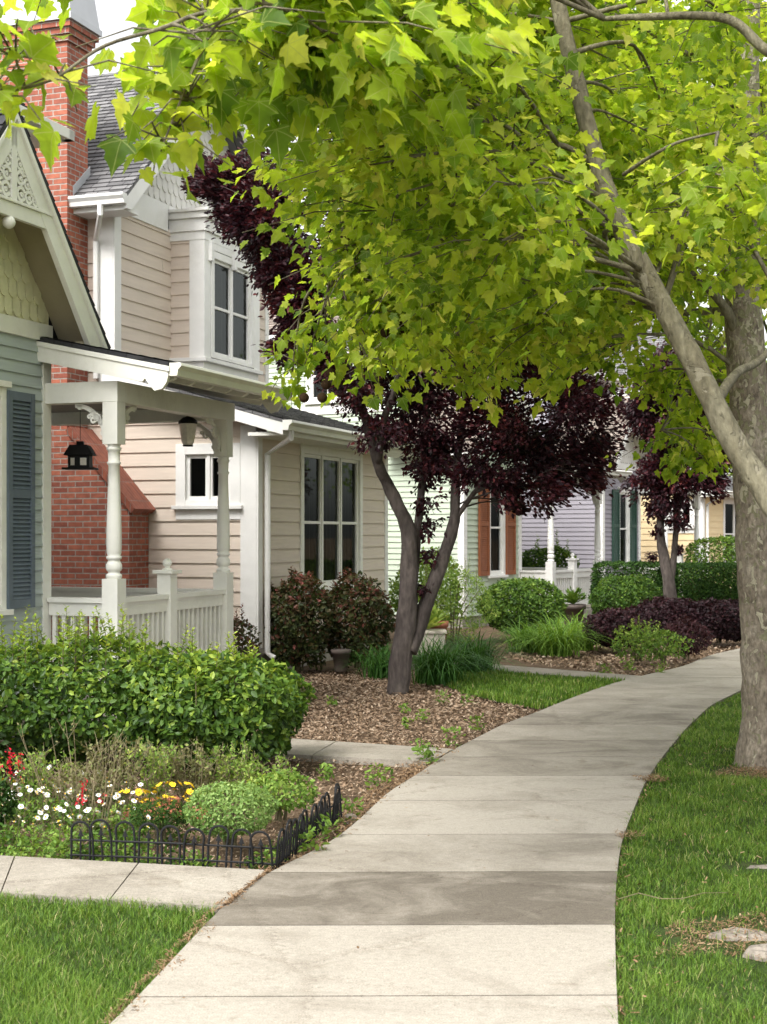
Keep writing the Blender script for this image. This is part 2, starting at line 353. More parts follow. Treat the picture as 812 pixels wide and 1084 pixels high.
def fish_scales(mb, fr, uc, half, z0, apex, w=.12, expo=.145, side=9.0):
    """rounded shingles in the triangle (uc +- half at z0) .. apex; a plain triangle closes the wall behind them"""
    sd = min(side, half); zs = z0 + (half - sd) * (apex - z0) / half
    poly = [(uc - sd, z0), (uc + sd, z0), (uc + sd, zs + .0005), (uc, apex), (uc - sd, zs + .0005)]
    mb.face([fr.p(u, .001, z) for u, z in poly], out=fr.o)
    k = 0; z = z0 + .005
    while z < apex:
        hw = half * (1 - (z + expo * 1.05 - z0) / (apex - z0)) - .02
        n = int(half / w) + 2
        for i in range(-n, n + 1):
            c = uc + (i + (.5 if k % 2 else 0)) * w
            if abs(c - uc) > min(hw, sd - w * .4): continue
            g = R.uniform(-.006, .006); ww = w * .47
            pts = [(c - ww, z + expo * 1.25), (c - ww, z + ww + g)]
            pts += [(c - ww * math.cos(a), z + g + ww - ww * math.sin(a)) for a in [math.pi * t / 8 for t in range(1, 8)]]
            pts += [(c + ww, z + ww + g), (c + ww, z + expo * 1.25)]
            f = [fr.p(u, .006 + .016 * max(0, 1 - (q - z) / (expo * 1.25)), q) for u, q in pts]
            b = [fr.p(u, .002, q) for u, q in pts]
            mb.face(f, out=fr.o)
            for j in range(1, len(pts) - 2): mb.face([f[j], f[j + 1], b[j + 1], b[j]])
        z += expo; k += 1

def roof_plane(mb, A, B, C, D, expo=.14, lip=.014, thick=.03):
    """A-B eave, D-C ridge (D above A). overlapping courses on a thin deck"""
    A, B, C, D = [Vector(p) for p in (A, B, C, D)]
    n = (B - A).cross(D - A).normalized()
    if n.z < 0: n = -n
    L = max((D - A).length, (C - B).length); k = max(2, round(L / expo))
    ua = (B - A).normalized()
    for i in range(k):
        t0, t1 = i / k, (i + 1) / k
        a, b, c, d = A.lerp(D, t0), B.lerp(C, t0), B.lerp(C, t1), A.lerp(D, t1)
        o0, o1 = n * (lip + .003), n * .003
        U = lambda p: (p - A).dot(ua)
        mb.face([a + o0, b + o0, c + o1, d + o1], uv=[(U(a), i + .02), (U(b), i + .02), (U(c), i + .98), (U(d), i + .98)], out=n)
        mb.face([a + o0, b + o0, b, a], uv=[(U(a), i + .02), (U(b), i + .02), (U(b), i + .03), (U(a), i + .03)], out=-(D - A))
    dn = n * -thick
    for q in ([A + dn, B + dn, C + dn, D + dn],): mb.face(q, out=-n)
    for p, q in ((A, B), (B, C), (C, D), (D, A)): mb.face([p + n * .003, q + n * .003, q + dn, p + dn])

def window(parent, fr, u0, u1, z0, z1, cas=.09, lites=1, rail=None, trim='white', head=.0, sill=True, curtain=True, meet=True, apron=0.0):
    """u0..z1 is the outside of the casing"""
    a0, a1, b0, b1 = u0 + cas, u1 - cas, z0 + cas * .5, z1 - cas - head
    m = MB()
    m.fbox(fr, u0, a0, -.02, .032, z0, z1); m.fbox(fr, a1, u1, -.02, .032, z0, z1)
    m.fbox(fr, a0, a1, -.02, .030, b1, z1); m.fbox(fr, a0, a1, -.02, .030, z0, b0)
    if head: m.fbox(fr, u0 - .03, u1 + .03, .0, .06, z1 + .001, z1 + .05)
    w = m.build('window', M[trim], parent, bevel=.003)
    s = MB(); W = (a1 - a0) / lites; fw = .045
    for i in range(lites):
        l0, l1 = a0 + W * i, a0 + W * (i + 1)
        if i: s.fbox(fr, l0 - .02, l0 + .02, -.05, .012, b0, b1)
        s.fbox(fr, l0 + .02 * (i > 0), l0 + fw, -.05, -.005, b0, b1); s.fbox(fr, l1 - fw, l1 - .02 * (i < lites - 1), -.05, -.005, b0, b1)
        s.fbox(fr, l0 + fw, l1 - fw, -.05, -.006, b0, b0 + fw); s.fbox(fr, l0 + fw, l1 - fw, -.05, -.006, b1 - fw, b1)
        if meet:
            zm = b0 + (b1 - b0) * (rail or .5); s.fbox(fr, l0 + fw, l1 - fw, -.05, -.004, zm - .018, zm + .018)
    s.build('sash', M[trim], w, bevel=.002)
    g = MB()
    g.face([fr.p(a0, -.03, b0), fr.p(a1, -.03, b0), fr.p(a1, -.03, b1), fr.p(a0, -.03, b1)], out=fr.o)
    g.build('pane', M['glass'], w)
    r = MB()
    r.fbox(fr, a0 - .2, a1 + .2, -1.0, -.98, b0 - .2, b1 + .2)
    for (p, q) in ((a0 - .22, a0 - .2), (a1 + .2, a1 + .22)): r.fbox(fr, p, q, -1.0, -.06, b0 - .2, b1 + .2)
    r.fbox(fr, a0 - .2, a1 + .2, -.98, -.06, b0 - .22, b0 - .2); r.fbox(fr, a0 - .2, a1 + .2, -.98, -.06, b1 + .2, b1 + .22)
    r.build('room_interior', M['interior'], w)
    if curtain:
        c = MB(); n = max(8, int((a1 - a0) / .012)); pts = []
        for i in range(n + 1):
            u = a0 + (a1 - a0) * i / n
            pts.append((u, -.14 + .045 * math.sin(i * .9) + .02 * math.sin(i * .37 + 1)))
        for (p, q) in zip(pts, pts[1:]):
            mid = ((p[0] - a0) / (a1 - a0))
            c.face([fr.p(p[0], p[1], b0), fr.p(q[0], q[1], b0), fr.p(q[0], q[1], b1), fr.p(p[0], p[1], b1)], out=fr.o)
        c.build('curtain', M['curtain'], w, smooth=True)
    if sill:
        q = MB(); q.fbox(fr, u0 - .035, u1 + .035, -.01, .075, z0 - .045, z0 - .001)
        if apron: q.fbox(fr, u0, u1, -.01, .028, z0 - .045 - apron, z0 - .046)
        q.build('sill', M[trim], w, bevel=.004)
    return (u0 + cas * .3, u1 - cas * .3, z0 + cas * .2, z1 - cas * .3)

def shutter(parent, fr, u0, u1, z0, z1, mat):
    m = MB(); st = .055
    m.fbox(fr, u0, u0 + st, .02, .055, z0, z1); m.fbox(fr, u1 - st, u1, .02, .055, z0, z1)
    zm = z0 + (z1 - z0) * .53
    for (a, b) in ((z0, z0 + .07), (zm - .035, zm + .035), (z1 - .07, z1)): m.fbox(fr, u0 + st, u1 - st, .022, .053, a, b)
    m.fbox(fr, u0 + st, u1 - st, .02, .024, z0 + .07, z1 - .07)
    for (a, b) in ((z0 + .07, zm - .035), (zm + .035, z1 - .07)):
        n = int((b - a) / .034)
        for i in range(n):
            z = a + (b - a) * (i + .5) / n
            m.face([fr.p(u0 + st, .047, z - .014), fr.p(u1 - st, .047, z - .014), fr.p(u1 - st, .03, z + .018), fr.p(u0 + st, .03, z + .018)], out=fr.o)
            m.face([fr.p(u0 + st, .047, z - .014), fr.p(u1 - st, .047, z - .014), fr.p(u1 - st, .026, z - .018), fr.p(u0 + st, .026, z - .018)], out=Vector((0, 0, -1)))
    return m.build('shutter', M[mat], parent)

def arc_band(fr, c, r0, r1, a0, a1, n=10):
    o = [(c[0] + r1 * math.cos(a0 + (a1 - a0) * i / n), c[1] + r1 * math.sin(a0 + (a1 - a0) * i / n)) for i in range(n + 1)]
    i_ = [(c[0] + r0 * math.cos(a0 + (a1 - a0) * i / n), c[1] + r0 * math.sin(a0 + (a1 - a0) * i / n)) for i in range(n + 1)]
    return o + i_[::-1]
def flat(mb, fr, poly, o0, o1):
    mb.prism([fr.p(u, o0, z) for u, z in poly], fr.o * (o1 - o0))
def ring(mb, fr, c, r0, r1, o0, o1, n=12):
    flat(mb, fr, arc_band(fr, c, r0, r1, 0, math.pi, n // 2), o0, o1); flat(mb, fr, arc_band(fr, c, r0, r1, math.pi, 2 * math.pi, n // 2), o0, o1)

def bracket(parent, fr, ztop, mat):
    """fretwork corner bracket: fr.u points away from the post, flat in the u-z plane"""
    m = MB(); L = .27
    flat(m, fr, arc_band(fr, (L + .02, ztop - L - .02), L - .015, L + .02, math.pi / 2, math.pi, 10), -.012, .012)
    for (u, z, r) in ((.085, ztop - .12, .034), (.05, ztop - .16, .026), (.125, ztop - .085, .026), (.12, ztop - .14, .03), (.03, ztop - .25, .024), (.25, ztop - .03, .024), (.16, ztop - .11, .02)):
        ring(m, fr, (u, z), r * .35, r, -.012, .012, 10)
    m.fbox(fr, 0, .03, -.012, .012, ztop - .3, ztop - .27)
    return m.build('bracket', M[mat], parent)

def porch_post(parent, x, y, zf, zc, mat, dirs):
    m = MB(); h = .068
    b1, b2 = zf + .93, zc - .345
    m.box(x - h - .004, y - h - .004, zf, x + h + .004, y + h + .004, b1); m.box(x - h, y - h, b2, x + h, y + h, zc)
    T = b2 - b1; z = lambda t: b1 + T * t
    prof = [(.060, b1 - .01), (.060, z(.005)), (.066, z(.012)), (.066, z(.03)), (.054, z(.037)), (.046, z(.05)), (.060, z(.06)), (.067, z(.075)), (.066, z(.105)), (.054, z(.125)), (.047, z(.14)), (.062, z(.147)), (.064, z(.165)), (.052, z(.172)),
            (.060, z(.19)), (.063, z(.24)), (.063, z(.32)), (.058, z(.5)), (.050, z(.7)), (.046, z(.845)), (.056, z(.853)), (.058, z(.865)), (.048, z(.875)), (.050, z(.95)), (.060, z(.957)), (.061, z(.972)), (.052, z(.98)), (.056, b2 + .01)]
    m.lathe(prof, x, y, 20)
    o = m.build('porch_post', M[mat], parent)
    me = o.data
    me.polygons.foreach_set('use_smooth', [len(p.vertices) == 4 and i >= 12 for i, p in enumerate(me.polygons)])
    for (dx, dy) in dirs:
        fr = Fr((x + dx * h, y + dy * h), (dx, dy), (-dy, dx)); bracket(o, fr, zc, mat)
    return o
def newel(parent, x, y, zf, zt, mat):
    m = MB(); h = .066
    m.box(x - h, y - h, zf, x + h, y + h, zt - .03); m.box(x - h - .03, y - h - .03, zt - .03, x + h + .03, y + h + .03, zt)
    m.lathe([(.045, zt - .001), (.045, zt + .012), (.022, zt + .02), (.022, zt + .03), (.036, zt + .042), (.042, zt + .062), (.036, zt + .085), (.02, zt + .098), (.002, zt + .102)], x, y, 14)
    return m.build('newel_post', M[mat], parent, bevel=.003)
def railing(parent, fr, u0, u1, zf, zt, mat):
    m = MB()
    m.fbox(fr, u0, u1, -.055, .055, zt - .04, zt); m.fbox(fr, u0, u1, -.03, .03, zt - .15, zt - .041); m.fbox(fr, u0, u1, -.03, .03, zf + .08, zf + .14)
    n = max(2, int((u1 - u0) / .085))
    for i in range(n):
        u = u0 + (u1 - u0) * (i + .5) / n; m.fbox(fr, u - .017, u + .017, -.017, .017, zf + .141, zt - .151)
    return m.build('railing', M[mat], parent)

def cottage(loc, rz, label, c):
    """front wall far corner at the origin; x along the street, y away from it"""
    h = thing('cottage', label, 'house', loc, rz)
    trim, sid = c['trim'], c['siding']; W0, W1, UC = -2.15, 0.0, -1.075
    ff = Fr((0, 0), (1, 0), (0, -1)); fn = Fr((W0, 0), (0, 1), (-1, 0)); fs = Fr((0, 0), (0, 1), (1, 0))
    YM, XM, YB, ZE = 1.3, 1.4, 8.5, 5.42
    wall = MB()
    op = window(h, ff, -1.28, -.64, 1.0, 2.76, .075, 1, trim=trim, head=.001)
    shutter(h, ff, -.645, -.27, 1.0, 2.74, c['shutter']); shutter(h, ff, -1.65, -1.275, 1.0, 2.74, c['shutter'])
    siding(wall, ff, W0, W1, .3, 3.2, .1, [op])
    opn = window(h, fn, 2.35, 3.35, 4.2, 5.2, .09, 2, trim=trim)
    siding(wall, fn, 0, YM, .3, 3.4, .1); siding(wall, fn, YM, YB, .3, ZE - .03, .1, [opn])
    siding(wall, fs, 0, YM, .3, 3.4, .1)
    fm = Fr((0, YM), (1, 0), (0, -1)); siding(wall, fm, W0, XM, .3, ZE - .03, .1)
    fe = Fr((XM, YM), (0, 1), (1, 0)); siding(wall, fe, 0, YB - YM, .3, ZE - .03, .1)
    fb = Fr((0, YB), (1, 0), (0, 1)); siding(wall, fb, W0, XM, .3, ZE - .03, .1)
    wall.build('wall', M[sid], h)
    # trim boards
    for (fr, u0, u1) in ((ff, -.10, .022), (ff, W0 - .022, W0 + .10), (fm, XM - .1, XM + .02)):
        q = MB(); q.fbox(fr, u0, u1, 0, .024, .3, 3.2 if fr is ff else ZE - .05)
        q.build('corner_board', M[trim], h, bevel=.003)
    q = MB(); q.fbox(fn, 0, .1, 0, .024, .3, 3.2); q.build('corner_board', M[trim], h, bevel=.003)
    q = MB(); q.fbox(ff, W0 - .03, W1 + .03, 0, .034, 3.2, 3.34); q.build('belly_band', M[trim], h, bevel=.003)
    q = MB(); q.fbox(fn, YM + .3, YB, 0, .03, 3.96, 4.12); q.build('belly_band', M['white'], h, bevel=.003)
    q = MB(); q.box(W0 + .02, .02, -.3, W1 - .02, YM, .3); q.box(W0 + .02, YM, -.3, XM - .02, YB, .3); q.build('foundation', M['concrete_base'], h)
    # gable
    AP, TIP, HW, YO = 4.86, 3.17, 1.40, -.41
    sl = (AP - TIP) / HW
    g = MB(); fish_scales(g, ff, UC, (AP - .05 - 3.34) / sl, 3.34, AP - .05, side=1.09)
    g.build('gable_shingles', M[c['scale']], h)
    r = MB()
    for sx in (-1, 1):
        A, B = (UC + sx * HW, YO, TIP), (UC + sx * HW, YM + .2, TIP); Cc, D = (UC, YM + .2, AP), (UC, YO, AP)
        roof_plane(r, A, B, Cc, D, thick=.05)
    r.build('gable_roof', M[c['roof']], h)
    for sx in (-1, 1):
        b = MB(); w = .155
        P = [(UC + sx * (HW - .015), TIP - .06), (UC + sx * (HW - .015) - sx * .03, TIP - .06 - w * .75), (UC + sx * (HW - .19), TIP - .07 - w * .45), (UC, AP - .06 - w * 1.55), (UC, AP - .065)]
        b.prism([Vector((x, YO + .02, z)) for x, z in P], (0, .05, 0))
        mo = [(UC + sx * (HW - .005), TIP - .054), (UC + sx * (HW - .005) - sx * .02, TIP - .054 - .045), (UC, AP - .054 - .06), (UC, AP - .054)]
        b.prism([Vector((x, YO - .005, z)) for x, z in mo], (0, .026, 0))
        b.build('bargeboard', M[trim], h, bevel=.003)
        s = MB()   # soffit boards under the overhang
        n = Vector((sx * sl, 0, 1)).normalized(); off = n * -.06
        q0, q1 = Vector((UC + sx * HW, 0, TIP)), Vector((UC, 0, AP))
        s.prism([q0 + off + Vector((0, YO + .07, 0)), q1 + off + Vector((0, YO + .07, 0)), q1 + off + Vector((0, .0, 0)), q0 + off + Vector((0, 0, 0))], n * -.012)
        s.box(min(UC + sx * (HW - .30), UC + sx * (HW - .02)), YO + .08, TIP - .06, max(UC + sx * (HW - .30), UC + sx * (HW - .02)), .3, TIP + .03)
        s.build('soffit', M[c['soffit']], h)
    cz = 4.0; ch = (AP - .25 - cz) / sl
    q = MB(); q.box(UC - ch - .05, YO + .026, cz, UC + ch + .05, YO + .066, cz + .11); q.box(UC - ch - .03, YO + .01, cz + .111, UC + ch + .03, YO + .07, cz + .135)
    q.build('collar_beam', M[trim], h, bevel=.003)
    fo = Fr((0, YO + .03), (1, 0), (0, -1)); q = MB()
    zt = AP - .28; zb = cz + .136
    q.fbox(fo, UC - .035, UC + .035, -.03, .01, zb, zt + .1)
    for (u, z, rr) in ((.10, .065, .062), (.205, .058, .054), (.295, .048, .044), (.365, .036, .032), (.09, .185, .060), (.185, .155, .046), (.255, .118, .032), (.08, .290, .050), (.150, .240, .034), (.07, .380, .042), (.115, .320, .024), (.055, .455, .034), (.045, .52, .024)):
        for s_ in (-1, 1):
            flat(q, fo, arc_band(fo, (UC + s_ * u, zb + z), rr * .58, rr, .3, 2 * math.pi - .5, 14), -.02, .005); ring(q, fo, (UC + s_ * (u + rr * .12), zb + z - rr * .1), rr * .1, rr * .34, -.018, .007, 8)
    q.build('fretwork', M[trim], h)
    q = MB(); q.ball((UC - .03, YO + .05, cz - .04), .05); q.build('drop_ball', M[trim], h, smooth=True)
    # main block: hipped roof
    x0, x1, y0, y1 = W0 - .3, XM + .35, YM - .37, YB + .3; zr = ZE + .1; hp = (x1 - x0) / 2; zR = zr + hp * .72; xm = (x0 + x1) / 2
    r = MB()
    roof_plane(r, (x1, y0, zr), (x1, y1, zr), (xm, y1 - hp, zR), (xm, y0 + hp, zR)); roof_plane(r, (x0, y1, zr), (x0, y0, zr), (xm, y0 + hp, zR), (xm, y1 - hp, zR))
    for (ya, yb) in ((y0, y0 + hp), (y1, y1 - hp)): roof_plane(r, (x0, ya, zr), (x1, ya, zr), (xm + .01, yb, zR), (xm - .01, yb, zR))
    r.build('main_roof', M[c['roof']], h)
    q = MB(); q.box(x0 + .02, y0 + .02, zr - .16, x1 - .02, y1 - .02, zr - .05); q.box(x0 - .03, y0 - .08, zr - .1, x1 + .08, y0 + .02, zr); q.box(x1 - .02, y0 - .08, zr - .1, x1 + .08, y1, zr)
    q.build('eave_gutter', M[trim], h, bevel=.004)
    # porch
    PX0, PX1, PY, ZF, ZC = -.17, 2.17, -.63, .3, 2.68
    ez, ey, k = 2.97, -1.22, .21; zf_ = lambda y: ez + (y - ey) * k
    r = MB(); roof_plane(r, (PX0, ey, ez), (PX1, ey, ez), (PX1, 0.02, zf_(0.02)), (PX0, 0.02, zf_(0.02)), expo=.13); roof_plane(r, (.03, 0, zf_(0)), (PX1, 0, zf_(0)), (PX1, 1.29, zf_(1.29)), (.03, 1.29, zf_(1.29)), expo=.13)
    r.build('porch_roof', M[c['roof']], h)
    for xx in (PX0 + .005, PX1 - .045):
        q = MB(); P = [(ey + .02, zf_(ey) - .035), (0, zf_(0) - .035), (0, zf_(0) - .2), (ey + .24, zf_(ey + .24) - .2), (ey + .215, zf_(ey + .2) - .165), (ey + .19, zf_(ey + .2) - .2), (ey + .13, zf_(ey) - .225), (ey + .06, zf_(ey) - .21), (ey + .02, zf_(ey) - .16), (ey + .005, zf_(ey) - .1)]
        q.prism([Vector((xx, y, z)) for y, z in P], (.04, 0, 0))
        q.prism([Vector((xx - .012, y, z)) for y, z in [(ey - .01, zf_(ey) - .034), (0, zf_(0) - .034), (0, zf_(0) - .075), (ey - .01, zf_(ey) - .075)]], (.011, 0, 0))
        q.build('rake_fascia', M[trim], h, bevel=.003)
    for i in range(7):
        x = .02 + i * (2.12 - .02) / 6; q = MB(); d = lambda y: zf_(y) - .035
        P = [(PY + .0, d(PY)), (ey + .03, d(ey + .03)), (ey + .02, d(ey) - .05), (ey + .04, d(ey) - .08), (ey + .09, d(ey) - .1), (PY, d(PY) - .12)]
        q.prism([Vector((x - .025, y, z)) for y, z in P], (.05, 0, 0)); q.build('rafter_tail', M[trim], h, bevel=.004)
    q = MB(); P = [(ey + .0, ez - .005), (ey - .10, ez - .005), (ey - .11, ez - .03), (ey - .08, ez - .06), (ey - .07, ez - .11), (ey, ez - .11)]
    q.prism([Vector((PX0 + .01, y, z)) for y, z in P], (PX1 - PX0 - .0, 0, 0)); q.build('gutter', M[trim], h, bevel=.003)
    for (a, b, c_, d_) in ((-.07, PY - .07, .07, .0), (.0705, PY - .07, 2.18, PY + .07), (2.0, PY + .071, 2.14, 1.27)):
        q = MB(); q.box(a, b, ZC, c_, d_, ZC + .17); q.build('porch_beam', M[trim], h, bevel=.004)
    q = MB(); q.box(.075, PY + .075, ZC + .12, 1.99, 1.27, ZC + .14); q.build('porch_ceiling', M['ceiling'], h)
    porch_post(h, 0, PY, ZF, ZC, trim, [(0, 1), (1, 0)]); porch_post(h, 2.07, PY, ZF, ZC, trim, [(-1, 0), (0, 1)])
    newel(h, .93, PY, ZF, 1.28, trim)
    fpr = Fr((0, PY), (1, 0), (0, -1))
    railing(h, fpr, .07, .865, ZF, 1.07, trim); railing(h, fpr, .995, 2.0, ZF, 1.07, trim)
    railing(h, Fr((0, 0), (0, 1), (-1, 0)), PY + .075, -.03, ZF, 1.07, trim); railing(h, Fr((2.07, 0), (0, 1), (-1, 0)), PY + .075, 1.27, ZF, 1.07, trim)
    q = MB(); q.box(-.08, PY - .1, .0, 2.2, 1.27, ZF); q.build('porch_floor', M['concrete_base'], h)
    return h

def two_storey(loc, rz, label, c):
    """lower front near corner at the origin; x along the street, y away from it"""
    h = thing('house', label, 'house', loc, rz)
    trim, sid, E = c['trim'], c['siding'], .163
    L, YU, YB, ZU = 4.5, 1.87, 8.6, 5.40
    ff = Fr((0, 0), (1, 0), (0, -1)); fn = Fr((0, 0), (0, 1), (-1, 0)); fu = Fr((0, YU), (1, 0), (0, -1)); fx = Fr((L, 0), (0, 1), (1, 0))
    wall = MB()
    o1 = window(h, ff, 1.25, 3.45, .90, 2.70, .10, 3, rail=.48, trim=trim, head=.001)
    o2 = window(h, fn, .20, 1.03, 1.93, 2.65, .125, 2, trim='white', meet=False, curtain=False, apron=.12)
    siding(wall, ff, 0, L, .28, 2.78, E, [o1]); siding(wall, fn, 0, YU, .28, 3.0, E, [o2]); siding(wall, fn, YU, YB, .28, ZU, E)
    siding(wall, fu, 0, L, 3.3, ZU + .1, E); siding(wall, fx, 0, YU, .28, 3.0, E); siding(wall, fx, YU, YB, .28, ZU, E)
    fbk = Fr((0, YB), (1, 0), (0, 1)); siding(wall, fbk, 0, L, .28, ZU, E)
    # box bay
    bx0, bx1, by = 1.45, 3.12, 1.40; fbn = Fr((bx0, by), (0, 1), (-1, 0)); fbx = Fr((bx1, by), (0, 1), (1, 0)); fbf = Fr((0, by), (1, 0), (0, -1))
    siding(wall, fbn, .18, YU - by, 3.85, 5.35, E); siding(wall, fbx, 0, YU - by, 3.85, 5.35, E)
    wall.build('wall', M[sid], h)
    bay = MB()
    bay.fbox(fbn, .0, .19, 0, .024, 3.85, 5.35); bay.fbox(fbf, bx0 - .024, bx0 + .16, 0, .024, 3.85, 5.35); bay.fbox(fbf, bx1 - .16, bx1 + .024, 0, .024, 3.85, 5.35)
    bay.box(bx0 - .06, by - .06, 3.80, bx1 + .06, YU, 3.85); bay.box(bx0 - .01, by - .01, 3.40, bx1 + .01, YU, 3.799)
    for (o, z0, z1) in ((.03, 5.35, 5.46), (.055, 5.461, 5.62), (.09, 5.621, 5.70), (.12, 5.701, 5.74)): bay.box(bx0 - o, by - o, z0, bx1 + o, YU, z1)
    for x in (bx0 + .13, (bx0 + bx1) / 2, bx1 - .13): bay.box(x - .035, by - .07, 5.10, x + .035, by + .0, 5.349)
    bay.box(bx0 + .161, by - .03, 5.26, bx1 - .161, by + .02, 5.349)
    bay.build('bay_trim', M['white'], h, bevel=.004)
    window(h, fbf, bx0 + .17, bx1 - .17, 3.87, 5.25, .09, 2, trim='white', sill=False)
    # corner boards
    for (fr, u0, u1, z0, z1) in ((fn, 0, .2, .28, 2.85), (ff, -.022, .10, .28, 2.78), (ff, L - .1, L + .02, .28, 2.78), (fn, YU, YU + .2, 3.4, ZU), (fu, -.022, .14, 3.4, ZU + .1), (fu, L - .1, L + .02, 3.4, ZU)):
        q = MB(); q.fbox(fr, u0, u1, 0, .026, z0, z1); q.build('corner_board', M['white'], h, bevel=.003)
    q = MB(); q.fbox(fu, -.03, bx0 - .13, 0, .034, 5.46, 5.80); q.fbox(fu, bx1 + .13, L + .03, 0, .034, 5.46, 5.80); q.fbox(fu, bx0 - .12, bx1 + .12, 0, .034, 5.745, 5.80); q.build('frieze_band', M['white'], h)
    g = MB(); xr = L / 2; ez, sl, eo = 5.55, .90, .36; zr = ez + (xr + eo) * sl
    fish_scales(g, fu, xr, xr - .02, 5.80, 5.80 + (xr) * sl, w=.15, expo=.15); g.build('gable_shingles', M['white_scale'], h)
    y0, y1 = YU - .38, YB + .3
    r = MB(); roof_plane(r, (-eo, y1, ez), (-eo, y0, ez), (xr, y0, zr), (xr, y1, zr), expo=.10); roof_plane(r, (L + eo, y0, ez), (L + eo, y1, ez), (xr, y1, zr), (xr, y0, zr), expo=.10)
    r.build('main_roof', M[c['roof']], h)
    for sx in (-1, 1):
        q = MB(); xe = xr + sx * (xr + eo)
        q.prism([Vector((x, y0 + .0, z)) for x, z in [(xe, ez - .035), (xe, ez - .17), (xe - sx * .12, ez - .17), (xr, zr - .25), (xr, zr - .04)]], (0, .045, 0)); q.build('bargeboard', M['white'], h, bevel=.003)
    q = MB(); q.box(-eo + .02, y0 + .046, ez - .18, -.0, y1 - .05, ez - .12)
    q.prism([Vector((x, y0 + .0, z)) for x, z in [(-eo + .01, ez), (-eo - .10, ez), (-eo - .11, ez - .03), (-eo - .08, ez - .07), (-eo - .07, ez - .12), (-eo + .01, ez - .12)]], (0, y1 - y0, 0))
    q.build('gutter', M['white'], h, bevel=.003)
    q = MB(); q.tube([(-eo - .05, y0 + .32, ez - .1), (-eo - .05, y0 + .32, ez - .22), (-.07, y0 + .58, ez - .46), (-.07, y0 + .58, 3.45)], .035, 8); q.build('downspout', M['white'], h)
    # skirt roof over the lower front
    se, sz, sk = -.45, 2.88, .29; zz = lambda y: sz + (y - se) * sk
    r = MB(); roof_plane(r, (-.3, se, sz), (L + .4, se, sz), (L + .4, YU, zz(YU)), (-.3, YU, zz(YU)), expo=.13); r.build('skirt_roof', M[c['roof']], h)
    for xx in (-.295, L + .355):
        q = MB(); q.prism([Vector((xx, y, z)) for y, z in [(se, zz(se) - .035), (YU - .02, zz(YU - .02) - .035), (YU - .02, zz(YU - .02) - .17), (se, zz(se) - .17)]], (.04, 0, 0)); q.build('rake_fascia', M['white'], h, bevel=.003)
    q = MB(); q.box(-.25, se + .03, sz - .17, L + .35, -.0, sz - .13); q.box(-.25, se + .01, sz - .17, L + .35, se + .03, sz - .04); q.fbox(ff, -.0, L, .0, .03, 2.6 + .105, 2.78); q.build('soffit', M[c['soffit']], h)
    q = MB(); q.prism([Vector((-.31, y, z)) for y, z in [(se + .0, sz - .005), (se - .11, sz - .005), (se - .12, sz - .035), (se - .08, sz - .07), (se - .07, sz - .12), (se, sz - .12)]], (L + .72, 0, 0)); q.build('gutter', M[c['soffit']], h, bevel=.003)
    q = MB(); q.tube([(-.18, se - .05, sz - .1), (-.18, se - .05, sz - .2), (.14, -.07, sz - .36), (.14, -.07, .22), (.14, -.16, .16)], .036, 8); q.build('downspout', M['white'], h)
    q = MB(); q.box(.02, .02, -.3, L - .02, YB, .27); q.fbox(ff, -.03, L + .03, 0, .03, .2, .28); q.fbox(fn, 0, YB, 0, .03, .2, .28); q.build('foundation', M['concrete_base'], h)
    if not c.get('chimney', True): return h
    # chimney on the near side wall
    X0 = -.48; q = MB()
    ys0, ys1, yl0, yl1 = 2.21, 3.35, 1.39, 4.1; zs, zt = 1.88, 2.80; top = 7.36
    q.prism([Vector((X0, y, z)) for y, z in [(yl0, -.2), (yl1, -.2), (yl1, zs), (ys1, zt), (ys1, top), (ys0, top), (ys0, zt), (yl0, zs)]], (-X0 - .02, 0, 0))
    for k, o in enumerate((.03, .06, .09)): q.box(X0 - o, ys0 - o, top + .001 + k * .075, 0 + o, ys1 + o, top + (k + 1) * .075)
    ch = q.build('chimney', M['brick'], h)
    for (ya, za, yb, zb) in ((yl0, zs, ys0, zt), (yl1, zs, ys1, zt)):
        q = MB()
        d = Vector((0, yb - ya, zb - za)).normalized(); nrm = Vector((0, d.z, -d.y)) if ya < ys0 else Vector((0, -d.z, -d.y)); nrm = nrm if nrm.z > 0 else -nrm
        a = Vector((X0 - .045, ya, za)) - d * .06; b_ = Vector((X0 - .045, yb, zb)) - d * .0
        q.prism([a + nrm * .004, b_ + nrm * .004, b_ + nrm * .075, a + nrm * .075], (-X0 + .03, 0, 0))
        q.build('shoulder_bricks', M['capstone'], ch)
    q = MB(); zc = top + .226; q.box(X0 - .12, ys0 - .12, zc, .12, ys1 + .12, zc + .07)
    q.mesh([(X0 - .10, ys0 - .10, zc + .07), (.10, ys0 - .10, zc + .07), (.10, ys1 + .10, zc + .07), (X0 - .10, ys1 + .10, zc + .07), (X0 - .03, ys0 - .03, zc + .62), (.03, ys0 - .03, zc + .62), (.03, ys1 + .03, zc + .62), (X0 - .03, ys1 + .03, zc + .62)], [(0, 1, 5, 4), (1, 2, 6, 5), (2, 3, 7, 6), (3, 0, 4, 7), (4, 5, 6, 7)])
    q.build('chimney_cap', M['metal_cap'], ch)
    q = MB(); fl = [Vector((-eo, ys0 - .012, ez + .03)), Vector((.02, ys0 - .012, ez + eo * sl + .03)), Vector((.02, ys0 - .012, ez + eo * sl + .14)), Vector((-eo, ys0 - .012, ez + .14))]
    q.prism(fl, (0, .01, 0)); q.build('flashing', M['metal_cap'], ch)
    return h

